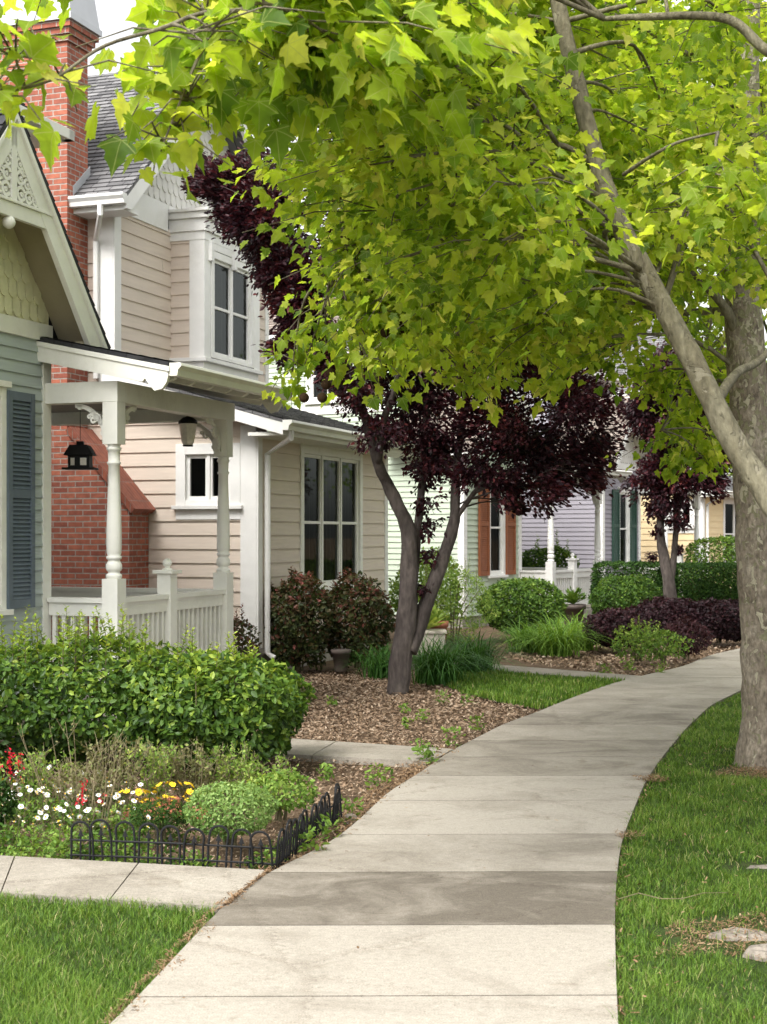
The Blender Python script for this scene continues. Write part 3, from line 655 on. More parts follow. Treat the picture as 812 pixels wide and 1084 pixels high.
def hframe(theta): return (math.sin(theta), math.cos(theta)), (math.cos(theta), -math.sin(theta))
def hpos(theta, s, t):
    d, n = hframe(theta); return (d[0] * s + n[0] * t, d[1] * s + n[1] * t, 0)
TH = math.atan(544 / F)
rzof = lambda th: math.pi / 2 - th
cottage(hpos(TH, 10.63, -6.71), rzof(TH), 'grey blue cottage with yellow shingled gable, slate shutters and white porch',
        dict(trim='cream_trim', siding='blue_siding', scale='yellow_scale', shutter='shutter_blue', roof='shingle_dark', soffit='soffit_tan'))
two_storey(hpos(TH, 15.41, -6.95), rzof(TH), 'beige two storey house with red brick chimney and white box bay',
           dict(trim='cream_trim', siding='beige_siding', roof='shingle', soffit='cream_trim'))
TH3 = math.radians(32.7)
cottage((2.553, 27.34, -.15), rzof(TH3), 'pale green cottage with terracotta shutters behind the purple plum tree',
        dict(trim='white', siding='green_siding', scale='white_scale', shutter='shutter_orange', roof='shingle_brown', soffit='white'))
TH4 = math.radians(32)
cottage((.1748 * 34, 34.0, -.15), rzof(TH4), 'lavender grey cottage with dark green shutters beyond the clipped hedge',
        dict(trim='white', siding='lavender_siding', scale='white_scale', shutter='shutter_green', roof='shingle_brown', soffit='white'))
TH5 = math.radians(37)
two_storey((8.35, 38.3, -.15), rzof(TH5), 'cream yellow house at the far end of the row of houses',
           dict(trim='white', siding='tan_siding', roof='shingle', soffit='cream_trim', chimney=False))
# ================================================================== ground, paths, planting
def in_poly(P, poly):
    x, y = P[:, 0], P[:, 1]; c = np.zeros(len(P), bool); n = len(poly)
    for i in range(n):
        x0, y0 = poly[i]; x1, y1 = poly[(i + 1) % n]
        if y0 == y1: continue
        k = ((y0 > y) != (y1 > y)) & (x < (x1 - x0) * (y - y0) / (y1 - y0) + x0); c ^= k
    return c
def sheet(name, poly, z, mat, kind='structure', sub=None):
    m = MB(); m.face([(x, y, z) for x, y in poly], out=Vector((0, 0, 1)))
    return tag(m.build(name, mat), kind=kind)
def vnoise(x, y, s=1.0, seed=0.0):
    return (np.sin(x * 2.1 * s + seed) * np.cos(y * 1.7 * s - seed * 1.3) + .6 * np.sin(x * 4.7 * s + y * 3.1 * s + seed * 2) + .4 * np.cos(y * 8.3 * s - x * 6.1 * s + seed) + .3 * np.sin(x * 13 * s + 1 + seed) * np.sin(y * 15 * s)) / 2.3

# --- sidewalk
Lpx = [(118, 1084), (180, 1018), (237, 957), (285, 920), (341, 898), (380, 868), (410, 838), (446, 817), (474, 796), (498, 784), (537, 764), (560, 757), (601, 740), (642, 725), (667, 718), (724, 705), (752, 693)]
Rpx = [(655, 1084), (653, 1050), (651, 968), (653, 927), (658, 890), (671, 857), (683, 828), (699, 804), (728, 769), (753, 746), (788, 729)]
LW = [(-1.55, 1.5)] + [gr(*p) for p in Lpx] + [(5.6, 21.5), (7.4, 25), (9.6, 29), (13, 35)]
RW = [(.30, 1.5)] + [gr(*p) for p in Rpx] + [(4.75, 17.2), (5.9, 19.5), (7.2, 22), (8.9, 25), (11.1, 29), (14.5, 35)]
LW.sort(key=lambda p: p[1]); RW.sort(key=lambda p: p[1])
def smooth_interp(pts):
    y = np.array([p[1] for p in pts]); x = np.array([p[0] for p in pts]); g = np.linspace(y[0], y[-1], 400); v = np.interp(g, y, x)
    k = np.ones(9) / 9; vv = np.convolve(np.pad(v, 4, mode='edge'), k, mode='valid')
    return lambda q: np.interp(q, g, vv)
XL, XR = smooth_interp(LW), smooth_interp(RW)
joints = [1.6, 2.4, 3.25, 4.14, 5.07, 5.99, 6.93, 7.80, 8.79, 9.69, 10.5, 11.35, 12.28, 13.2, 14.2, 15.2, 16.3, 17.4, 18.5, 19.7, 21, 22.3, 23.6, 25, 26.5, 28, 29.5, 31, 33, 35]
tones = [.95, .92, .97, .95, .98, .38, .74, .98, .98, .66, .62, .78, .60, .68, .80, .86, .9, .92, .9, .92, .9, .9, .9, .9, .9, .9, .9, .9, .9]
V, Fi, T = [], [], []
for (a, b), tn in zip(zip(joints, joints[1:]), tones):
    g = .006; ys = np.linspace(a + g, b - g, 5); base = len(V)
    for y in ys:
        xl, xr = float(XL(y)), float(XR(y)); n = 5
        for i in range(n + 1): V.append((xl + (xr - xl) * i / n, y + .02 * (i / n - .5) , 0)); T.append(tn)
    for j in range(4):
        for i in range(5): Fi.append([base + j * 6 + i, base + j * 6 + i + 1, base + (j + 1) * 6 + i + 1, base + (j + 1) * 6 + i])
    rim = [base + i for i in range(6)] + [base + j * 6 + 5 for j in range(1, 5)] + [base + 24 + i for i in range(4, -1, -1)] + [base + j * 6 for j in range(3, 0, -1)]
    lo = len(V)
    k = len(rim)
    for zz in (-.003, -.08):
        for r_ in rim: v = V[r_]; V.append((v[0], v[1], zz)); T.append(0.0)
    for i in range(k):
        Fi.append([rim[i], lo + i, lo + (i + 1) % k, rim[(i + 1) % k]]); Fi.append([lo + i, lo + k + i, lo + k + (i + 1) % k, lo + (i + 1) % k])
def concrete(name, attr=True, stain=True):
    m = bpy.data.materials.new(name); nt, ns, ln = nodes_of(m)
    out = N(ns, 'ShaderNodeOutputMaterial'); b = N(ns, 'ShaderNodeBsdfPrincipled'); b.inputs['Roughness'].default_value = .9; b.inputs['Specular IOR Level'].default_value = .2
    tc = N(ns, 'ShaderNodeTexCoord')
    fine = N(ns, 'ShaderNodeTexNoise'); fine.inputs['Scale'].default_value = 150; fine.inputs['Detail'].default_value = 6; ln.new(tc.outputs['Object'], fine.inputs['Vector'])
    mp = N(ns, 'ShaderNodeMapping'); mp.inputs['Scale'].default_value = (1.0, 1.25, 1); ln.new(tc.outputs['Object'], mp.inputs[0])
    bro = N(ns, 'ShaderNodeTexNoise'); bro.inputs['Scale'].default_value = 30; bro.inputs['Detail'].default_value = 8; bro.inputs['Roughness'].default_value = .75; ln.new(mp.outputs[0], bro.inputs['Vector'])
    big = N(ns, 'ShaderNodeTexNoise'); big.inputs['Scale'].default_value = 1.6; big.inputs['Detail'].default_value = 8; big.inputs['Roughness'].default_value = .68; big.inputs['Distortion'].default_value = .8; ln.new(mp.outputs[0], big.inputs['Vector'])
    a = N(ns, 'ShaderNodeAttribute', attribute_name='tone')
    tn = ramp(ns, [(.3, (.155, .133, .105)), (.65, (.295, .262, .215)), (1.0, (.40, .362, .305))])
    # the weathering patches shift the age of the surface
    ad = N(ns, 'ShaderNodeMath', operation='MULTIPLY_ADD'); sb = N(ns, 'ShaderNodeMath', operation='SUBTRACT'); sb.inputs[1].default_value = .5; ln.new(big.outputs['Fac'], sb.inputs[0])
    ln.new(sb.outputs[0], ad.inputs[0]); ad.inputs[1].default_value = 1.5
    if attr: ln.new(a.outputs['Fac'], ad.inputs[2])
    else: ad.inputs[2].default_value = .78
    ln.new(ad.outputs[0], tn.inputs['Fac'])
    r1 = ramp(ns, [(.3, .70), (.7, 1.14)]); ln.new(fine.outputs['Fac'], r1.inputs['Fac'])
    r2 = ramp(ns, [(.3, .76), (.68, 1.08)]); ln.new(bro.outputs['Fac'], r2.inputs['Fac'])
    m1 = N(ns, 'ShaderNodeMix', data_type='RGBA', blend_type='MULTIPLY'); m1.inputs[0].default_value = 1; ln.new(tn.outputs[0], m1.inputs[6]); ln.new(r1.outputs[0], m1.inputs[7])
    m2 = N(ns, 'ShaderNodeMix', data_type='RGBA', blend_type='MULTIPLY'); m2.inputs[0].default_value = 1; ln.new(m1.outputs[2], m2.inputs[6]); ln.new(r2.outputs[0], m2.inputs[7])
    # brown leaf stains in spots
    sp = N(ns, 'ShaderNodeTexNoise'); sp.inputs['Scale'].default_value = 5.5; sp.inputs['Detail'].default_value = 3; sp.inputs['Distortion'].default_value = 1.4; ln.new(mp.outputs[0], sp.inputs['Vector'])
    rs = ramp(ns, [(.63, 0.0), (.74, .42)]); ln.new(sp.outputs['Fac'], rs.inputs['Fac'])
    m3 = N(ns, 'ShaderNodeMix', data_type='RGBA', blend_type='MULTIPLY'); ln.new(rs.outputs[0], m3.inputs[0]); ln.new(m2.outputs[2], m3.inputs[6]); m3.inputs[7].default_value = (.50, .44, .36, 1)
    pk = N(ns, 'ShaderNodeTexNoise'); pk.inputs['Scale'].default_value = 48; pk.inputs['Detail'].default_value = 2; ln.new(tc.outputs['Object'], pk.inputs['Vector'])
    rk = ramp(ns, [(.70, 0.0), (.76, .55)]); ln.new(pk.outputs['Fac'], rk.inputs['Fac'])
    m4 = N(ns, 'ShaderNodeMix', data_type='RGBA', blend_type='MULTIPLY'); ln.new(rk.outputs[0], m4.inputs[0]); ln.new(m3.outputs[2], m4.inputs[6]); m4.inputs[7].default_value = (.35, .27, .20, 1)
    vo = N(ns, 'ShaderNodeTexVoronoi', feature='DISTANCE_TO_EDGE'); vo.inputs['Scale'].default_value = .55
    wv = N(ns, 'ShaderNodeVectorMath', operation='MULTIPLY_ADD'); wv.inputs[1].default_value = (.35, .35, 0); ln.new(bro.outputs['Color'], wv.inputs[0]); ln.new(tc.outputs['Object'], wv.inputs[2]); ln.new(wv.outputs[0], vo.inputs['Vector'])
    rc = ramp(ns, [(.0012, .65), (.0035, 0.0)]); ln.new(vo.outputs['Distance'], rc.inputs['Fac'])
    m5 = N(ns, 'ShaderNodeMix', data_type='RGBA', blend_type='MULTIPLY'); ln.new(rc.outputs[0], m5.inputs[0]); ln.new(m4.outputs[2], m5.inputs[6]); m5.inputs[7].default_value = (.4, .35, .3, 1)
    ln.new(m5.outputs[2], b.inputs['Base Color'])
    bp = N(ns, 'ShaderNodeBump'); bp.inputs['Strength'].default_value = .35; bp.inputs['Distance'].default_value = .004; ln.new(fine.outputs['Fac'], bp.inputs['Height']); ln.new(bp.outputs[0], b.inputs['Normal'])
    ln.new(b.outputs[0], out.inputs[0]); return m
CONC = concrete('sidewalk_concrete'); CONC2 = concrete('path_concrete', attr=False)
sw = np_mesh('sidewalk', np.array(V), [i for f in Fi for i in f], [len(f) for f in Fi], CONC, tone=np.array(T)); tag(sw, kind='structure')
# --- garden paths
def slab_path(name, polys):
    m = MB()
    for poly in polys: m.prism([(x, y, -.002) for x, y in poly], (0, 0, -.07))
    return tag(m.build(name, CONC2), kind='structure')
def lerp2(a, b, t): return (a[0] + (b[0] - a[0]) * t, a[1] + (b[1] - a[1]) * t)
def path_quad(a, b, c, d, n):
    """a-b far edge, d-c near edge (left to right), cut in n slabs"""
    out = []
    for i in range(n):
        t0, t1 = i / n + .002 * (i > 0), (i + 1) / n - .002
        out.append([lerp2(a, b, t0), lerp2(a, b, t1), lerp2(d, c, t1), lerp2(d, c, t0)])
    return out
p1 = (gr(-110, 899), gr(283, 920.5), gr(236, 959), gr(-110, 937))
slab_path('near_path', path_quad(*p1, 3))
p2 = (gr(130, 770), gr(481, 792.5), gr(455, 806), gr(100, 787))
slab_path('middle_path', path_quad(*p2, 3))
p3 = (gr(470, 699), gr(682, 715.5), gr(664, 719.5), gr(430, 704))
slab_path('far_path', path_quad(*p3, 3))

# --- soil sheet to the horizon
SOIL = pm('mulch_soil', (.115, .078, .05), .95, .3, 6, .6, 50, spec=.1, dirt=(.05, .035, .025), dirt_amt=.6)
sheet('ground', [(-300, -60), (300, -60), (300, 500), (-300, 500)], -.05, SOIL)
TURF = pm('turf_soil', (.035, .055, .015), .95, .3, 9, .5, 60, spec=.1, dirt=(.10, .07, .04), dirt_amt=.5)
ys = np.linspace(1.5, 35, 120)
lawn_r = [(float(XR(y)) + .02, float(y)) for y in ys] + [(20, 35), (20, 1.5)]
sheet('lawn_strip', lawn_r, -.028, TURF)
yl = np.linspace(1.5, 6.2, 40)
lawn_l = [(float(XL(y)) - .02, float(y)) for y in yl if y < gr(236, 959)[1] - .02] + [(gr(236, 959)[0], gr(236, 959)[1] - .02), (gr(-110, 937)[0] - .6, gr(-110, 937)[1] + .1), (-5, 1.5)]
sheet('lawn_near', lawn_l, -.028, TURF)
lawn_m = [gr(*p) for p in ((662, 719.5), (560, 712.5), (470, 706), (452, 715), (490, 731), (530, 741), (572, 748), (600, 740))]
sheet('lawn_middle', lawn_m, -.028, TURF)

# --- grass blades
GRASS = leafmat('lawn_grass', [(.034, .072, .010), (.070, .142, .016), (.125, .22, .026), (.21, .29, .06), (.38, .33, .17)], trans=.3, rough=.5, spec=.25)
def grass(name, poly, dens_fn, hmin, hmax, wid, mat, excl=None, seed=1, lean=.5, edge=None):
    g = np.random.default_rng(seed); P = np.array(poly); lo, hi = P.min(0), P.max(0)
    n = int((hi[0] - lo[0]) * (hi[1] - lo[1]) * 16000)
    n = min(n, 2600000)
    pts = lo + (hi - lo) * g.random((n, 2)); d0 = n / ((hi[0] - lo[0]) * (hi[1] - lo[1]))
    pts = pts[g.random(n) < dens_fn(pts[:, 0], pts[:, 1]) / d0]
    pts = pts[in_poly(pts, poly)]
    if excl is not None: pts = pts[excl(pts, g)]
    m = len(pts); x, y = pts[:, 0], pts[:, 1]
    nz = vnoise(x, y, 1.6, seed); nz2 = vnoise(x, y, 5.5, seed + 3)
    h = (hmin + (hmax - hmin) * np.clip(.42 + .34 * nz + .34 * nz2 + g.normal(0, .24, m), 0, 1.5)); sc = np.clip(y / 6.0, .8, 3.0)
    a = g.random(m) * 6.283; wv = wid * sc * g.uniform(.7, 1.3, m); b = a + 1.571 + g.normal(0, .4, m) ; ln_ = h * lean * g.uniform(.1, 1.3, m)
    z0 = -.03
    ca, sa, cb, sb_ = np.cos(a) * wv / 2, np.sin(a) * wv / 2, np.cos(b) * ln_, np.sin(b) * ln_
    V = np.zeros((m, 5, 3))
    V[:, 0] = np.stack([x - ca, y - sa, np.full(m, z0)], 1); V[:, 1] = np.stack([x + ca, y + sa, np.full(m, z0)], 1)
    V[:, 2] = np.stack([x + ca * .8 + cb * .35, y + sa * .8 + sb_ * .35, z0 + h * .6], 1); V[:, 3] = np.stack([x - ca * .8 + cb * .35, y - sa * .8 + sb_ * .35, z0 + h * .6], 1)
    V[:, 4] = np.stack([x + cb, y + sb_, z0 + h], 1)
    base = (np.arange(m) * 5)[:, None]
    loops = (base + np.array([0, 1, 2, 3, 3, 2, 4])[None]).ravel(); sizes = np.tile([4, 3], m)
    tone = np.clip(.34 + .20 * nz + .15 * nz2 + g.normal(0, .17, m), 0, .78); dead = g.random(m) < .045 + .03 * (nz < -.5); tone[dead] = g.uniform(.8, 1.0, dead.sum())
    o = np_mesh(name, V.reshape(-1, 3), loops, sizes, mat, tone=np.repeat(tone, 5)); tag(o, kind='stuff'); return o
PATCH = [(gr(806, 988), .40, .36), (gr(745, 1003), .05, .05), (gr(830, 912), .30, .16), (gr(800, 814), .33, .30)]
def excl_r(p, g):
    k = np.ones(len(p), bool)
    for (c, rx, ry) in PATCH:
        d = ((p[:, 0] - c[0]) / rx) ** 2 + ((p[:, 1] - c[1]) / ry) ** 2 + .8 * vnoise(p[:, 0], p[:, 1], 4, 2) + .35 * vnoise(p[:, 0], p[:, 1], 11, 5); k &= (d > .7 + .6 * g.random(len(p))) | (g.random(len(p)) < .05)
    return k
gr_poly = [(float(XR(y)) - .006 + .010 * math.sin(y * 9), float(y)) for y in np.linspace(3.2, 26, 200)] + [(26 * .262 + 4, 26), (3.2 * .262 + 1.2, 3.2)]
dens = lambda x, y: np.clip(11500 * (6.0 / np.clip(y, 4, 30)) ** 1.6, 500, 15500)
grass('grass', gr_poly, dens, .018, .052, .0030, GRASS, excl_r, 3, lean=1.15)
gl_poly = [(float(XL(y)) + .0 + .014 * math.sin(y * 11), float(y)) for y in yl if y < gr(236, 959)[1] - .03] + [(gr(236, 959)[0] - .03, gr(236, 959)[1] + .03), (gr(-110, 937)[0] - .2, gr(-110, 937)[1] + .03), (-3.4, 3.2)]
gl_poly = [p for p in gl_poly if p[1] > 3.1]
grass('grass', gl_poly, dens, .02, .054, .0030, GRASS, None, 5, lean=1.15)
grass('grass', lawn_m, lambda x, y: np.full(len(x), 2400.0), .03, .08, .0042, GRASS, None, 8)

# --- wood chips on the beds, dry litter along the edges
CHIP = leafmat('bark_chips', [(.12, .078, .05), (.20, .135, .088), (.28, .195, .132), (.37, .28, .20), (.50, .41, .32)], trans=.02, rough=.9, spec=.1)
def chips(name, poly, n, l0, l1, mat, seed, excl=None, z=-.045, zr=.03, t0=0., t1=1., flat_=.35, asp=(.25, .7)):
    g = np.random.default_rng(seed); P = np.array(poly); lo, hi = P.min(0), P.max(0); out = []
    pts = lo + (hi - lo) * g.random((n * 6, 2)); pts = pts[in_poly(pts, poly)][:n]
    if excl is not None: pts = pts[excl(pts, g)]
    m = len(pts); a = g.random(m) * 6.283; L = g.uniform(l0, l1, m) * np.clip(pts[:, 1] / 10, .8, 1.6); W = L * g.uniform(asp[0], asp[1], m)
    tx, ty = g.normal(0, flat_, m), g.normal(0, flat_, m)
    d = np.stack([np.cos(a), np.sin(a), tx], 1) * (L / 2)[:, None]; e = np.stack([-np.sin(a), np.cos(a), ty], 1) * (W / 2)[:, None]
    c = np.stack([pts[:, 0], pts[:, 1], z + zr * g.random(m)], 1); e2 = e * g.uniform(.4, 1, (m, 1))
    V = np.stack([c - d - e, c + d - e2, c + d * 1.1 + e, c - d + e2 * .8], 1)
    tone = np.clip(g.beta(1.6, 2.2, m) * (t1 - t0) + t0 + .07 * vnoise(pts[:, 0], pts[:, 1], 1.3, seed), 0, 1)
    o = np_mesh(name, V.reshape(-1, 3), np.arange(m * 4), np.full(m, 4), mat, tone=np.repeat(tone, 4)); return tag(o, kind='stuff')
bedA = [(float(XL(y)) - .03, float(y)) for y in np.linspace(gr(430, 826)[1] - 2.6, 17.0, 40)] + [(1.0, 17.5), (-2.2, 17.3), (-2.6, 8.2)]
def excl_bed(p, g): return ~in_poly(p, [p2[0], p2[1], p2[2], p2[3]]) & ~in_poly(p, [p3[0], p3[1], p3[2], p3[3]]) & ~in_poly(p, lawn_m)
chips('mulch', bedA, 64000, .008, .027, CHIP, 21, excl_bed)
bedB = [gr(682, 717), gr(735, 701), gr(752, 692), (6.5, 23.5), (3.0, 24), (1.5, 19.2)]
chips('mulch', bedB, 6000, .012, .035, CHIP, 22)
LIT = leafmat('dry_litter', [(.12, .068, .035), (.20, .125, .07), (.29, .195, .115), (.38, .28, .18)], trans=.05, rough=.9, spec=.1)
def edge_strip(fn, y0, y1, w0, w1, n=60):
    ys_ = np.linspace(y0, y1, n); return [(float(fn(y)) + w0, float(y)) for y in ys_] + [(float(fn(y)) + w1 + .05 * math.sin(y * 13), float(y)) for y in ys_[::-1]]
chips('litter', edge_strip(XL, 4.2, 6.55, -.05, .012), 2200, .008, .03, LIT, 31, z=-.012, zr=.016, asp=(.08, .35))
chips('litter', edge_strip(XL, 6.95, 11.0, -.16, .03), 4200, .010, .038, LIT, 32, z=-.03, zr=.034, asp=(.08, .35))
chips('litter', edge_strip(XR, 4.0, 10.5, -.012, .03), 1100, .012, .04, LIT, 33, z=-.01, zr=.018, asp=(.06, .3))
for i, (px, py, r) in enumerate(((690, 826, .10), (665, 886, .07), (800, 988, .42), (806, 816, .34))):
    c = gr(px, py); chips('litter', [(c[0] + r * math.cos(a) * (1 + .3 * math.sin(3 * a + i) + .15 * math.sin(7 * a)), c[1] + r * .8 * math.sin(a) * (1 + .25 * math.sin(5 * a + i))) for a in np.linspace(0, 6.2, 40)], int(1300 * (r / .2) ** 1.5), .006, .026, LIT, 40 + i, z=-.026 if i > 1 else 0, zr=.03, asp=(.06, .35))
chips('litter', [(float(XR(y)) + .03, float(y)) for y in np.linspace(3.6, 11, 30)] + [(4, 11), (2, 3.6)], 900, .008, .03, LIT, 60, z=.0, zr=.03, asp=(.1, .5))
crack = [gr(283, 921), gr(287, 921), gr(240, 959), gr(235, 959)]
chips('litter', crack, 700, .01, .035, LIT, 55, z=.0, zr=.012, asp=(.06, .3))

# ------------------------------------------------------------------ leaves
def frames(n, g, up=None, spread=1.0):
    """random orthonormal frames; up: preferred normals"""
    nr = g.normal(0, 1, (n, 3))
    if up is not None: nr = up + nr * spread
    nr /= np.linalg.norm(nr, axis=1, keepdims=True) + 1e-9
    t = g.normal(0, 1, (n, 3)); t -= nr * np.sum(t * nr, 1, keepdims=True); t /= np.linalg.norm(t, axis=1, keepdims=True) + 1e-9
    return nr, t
def leaf_mesh(name, c, nr, t, size, tmpl, mat, tone, parent=None, droop=None, curl=None):
    """tmpl: verts (K,3) with y along the leaf, faces list"""
    tv, tf = tmpl; tv = np.array(tv, float); b = np.cross(nr, t)
    s = size[:, None, None]
    if curl is not None:
        tz = tv[None, :, 2] * curl[:, None] - (curl[:, None] - 1) * .16 * (tv[None, :, 1] - .3) ** 2
    else: tz = np.repeat(tv[None, :, 2], len(c), 0)
    V = c[:, None, :] + s * (tv[None, :, 0:1] * b[:, None, :] + tv[None, :, 1:2] * t[:, None, :] + tz[:, :, None] * nr[:, None, :])
    if droop is not None:
        V[:, :, 2] -= droop * (size[:, None] * tv[None, :, 1] ** 2)
    K = len(tv); fl = np.concatenate([np.array(f) for f in tf]); fs = np.array([len(f) for f in tf]); n = len(c)
    loops = (fl[None] + (np.arange(n) * K)[:, None]).ravel()
    o = np_mesh(name, V.reshape(-1, 3), loops, np.tile(fs, n), mat, parent, np.repeat(tone, K), smooth=len(tv) > 8)
    if len(tv) > 8: a = o.data.attributes.new('leaf_xy', 'FLOAT_VECTOR', 'POINT'); a.data.foreach_set('vector', np.tile(tv * np.array([1, 1, 0]), (n, 1)).astype(np.float32).ravel())
    return o
OVAL = ([(0, 0, 0), (.24, .3, .05), (.22, .68, .05), (0, 1, 0), (-.22, .68, .05), (-.24, .3, .05)], [(0, 1, 2, 3), (0, 3, 4, 5)])
NARROW = ([(0, 0, 0), (.11, .4, .03), (0, 1, -.06), (-.11, .4, .03)], [(0, 1, 2), (0, 2, 3)])
half = [(.06, -.02), (.24, -.11), (.43, -.06), (.55, .04), (.46, .11), (.43, .19), (.60, .30), (.70, .47), (.54, .48), (.44, .50), (.36, .55), (.37, .70), (.22, .79), (.12, .88)]
outl = [(0, .04)] + half + [(0, 1.05)] + [(-x, y) for x, y in half[::-1]]
PLANE = ([(0, .28, 0)] + [(x, y, .16 * abs(x) - .10 * max(0, y - .5) - .10 * x * x) for x, y in outl], [(0, i, i + 1) for i in range(1, len(outl))] + [(0, len(outl), 1)])
h2 = [(.25, -.08), (.51, .02), (.41, .18), (.65, .43), (.38, .51), (.29, .75)]
o2_ = [(0, .04)] + h2 + [(0, 1.05)] + [(-x, y) for x, y in h2[::-1]]
PLANE2 = ([(0, .28, 0)] + [(x, y, .16 * abs(x) - .1 * max(0, y - .5)) for x, y in o2_], [(0, i, i + 1) for i in range(1, len(o2_))] + [(0, len(o2_), 1)])

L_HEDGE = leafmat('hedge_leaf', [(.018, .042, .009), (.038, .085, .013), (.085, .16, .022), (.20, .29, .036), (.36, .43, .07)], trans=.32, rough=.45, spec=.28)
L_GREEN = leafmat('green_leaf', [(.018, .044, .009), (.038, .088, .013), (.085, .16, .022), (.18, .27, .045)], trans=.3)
L_LIGHT = leafmat('light_green_leaf', [(.07, .14, .025), (.14, .24, .04), (.24, .34, .07), (.36, .42, .12)], trans=.35)
L_DARKG = leafmat('box_hedge_leaf', [(.008, .022, .005), (.015, .040, .008), (.030, .070, .012), (.06, .115, .02)], trans=.2, spec=.1)
L_NANDINA = leafmat('red_tinged_leaf', [(.03, .045, .016), (.055, .07, .02), (.09, .06, .03), (.17, .055, .045), (.30, .10, .085)], trans=.25)
L_PLUM = leafmat('plum_leaf', [(.013, .006, .009), (.025, .009, .013), (.044, .013, .018), (.085, .022, .026), (.16, .045, .042)], trans=.24, rough=.42, spec=.25, tcol=[(.03, .006, .009), (.05, .008, .011), (.09, .012, .015), (.15, .02, .02), (.24, .045, .03)])
L_LOROP = leafmat('burgundy_leaf', [(.012, .006, .008), (.020, .008, .011), (.034, .012, .016), (.06, .022, .026)], trans=.2)
L_SILVER = leafmat('pale_mound_leaf', [(.075, .14, .035), (.14, .235, .06), (.23, .34, .10), (.33, .44, .16)], trans=.3)
L_DRY = leafmat('dry_stem_leaf', [(.07, .08, .025), (.12, .13, .045), (.19, .17, .08), (.15, .21, .06)], trans=.2)
L_PLANE = leafmat('plane_leaf', [(.050, .098, .012), (.115, .195, .018), (.22, .305, .024), (.35, .415, .04), (.54, .53, .12)], trans=.56, rough=.5, spec=.2, veins=True,
                  tcol=[(.24, .41, .02), (.41, .58, .025), (.58, .73, .035), (.72, .81, .05), (.88, .86, .13)])
L_FAR = leafmat('far_plane_leaf', [(.055, .115, .013), (.12, .205, .020), (.22, .315, .028), (.36, .43, .06)], trans=.55, tcol=[(.24, .42, .02), (.40, .57, .03), (.56, .70, .04), (.70, .78, .07)])
STEM = pm('green_brown_stem', (.10, .085, .045), .8, .2, 10, .2)
STEM_DRY = pm('dry_stem', (.20, .165, .095), .85, .2, 10, .2)
BARK_PLUM = barkmat('plum_bark', [(.3, (.045, .036, .033)), (.5, (.085, .07, .063)), (.7, (.15, .125, .11))], 5, .6, (1, 1, .35))
BARK_PLANE = barkmat('flaky_plane_bark', [(.32, (.14, .112, .083)), (.5, (.24, .20, .152)), (.68, (.34, .295, .23))], 8, .8, (1, 1, .5), .5, patches=((.36, .33, .24), (.20, .19, .115)), rise=.035)
BARK_LIMB = barkmat('smooth_plane_bark', [(.30, (.105, .09, .058)), (.5, (.17, .152, .10)), (.70, (.23, .21, .145))], 7, .8, (1, 1, .4), .4, patches=((.215, .195, .14), (.135, .122, .082)), rise=0.0)

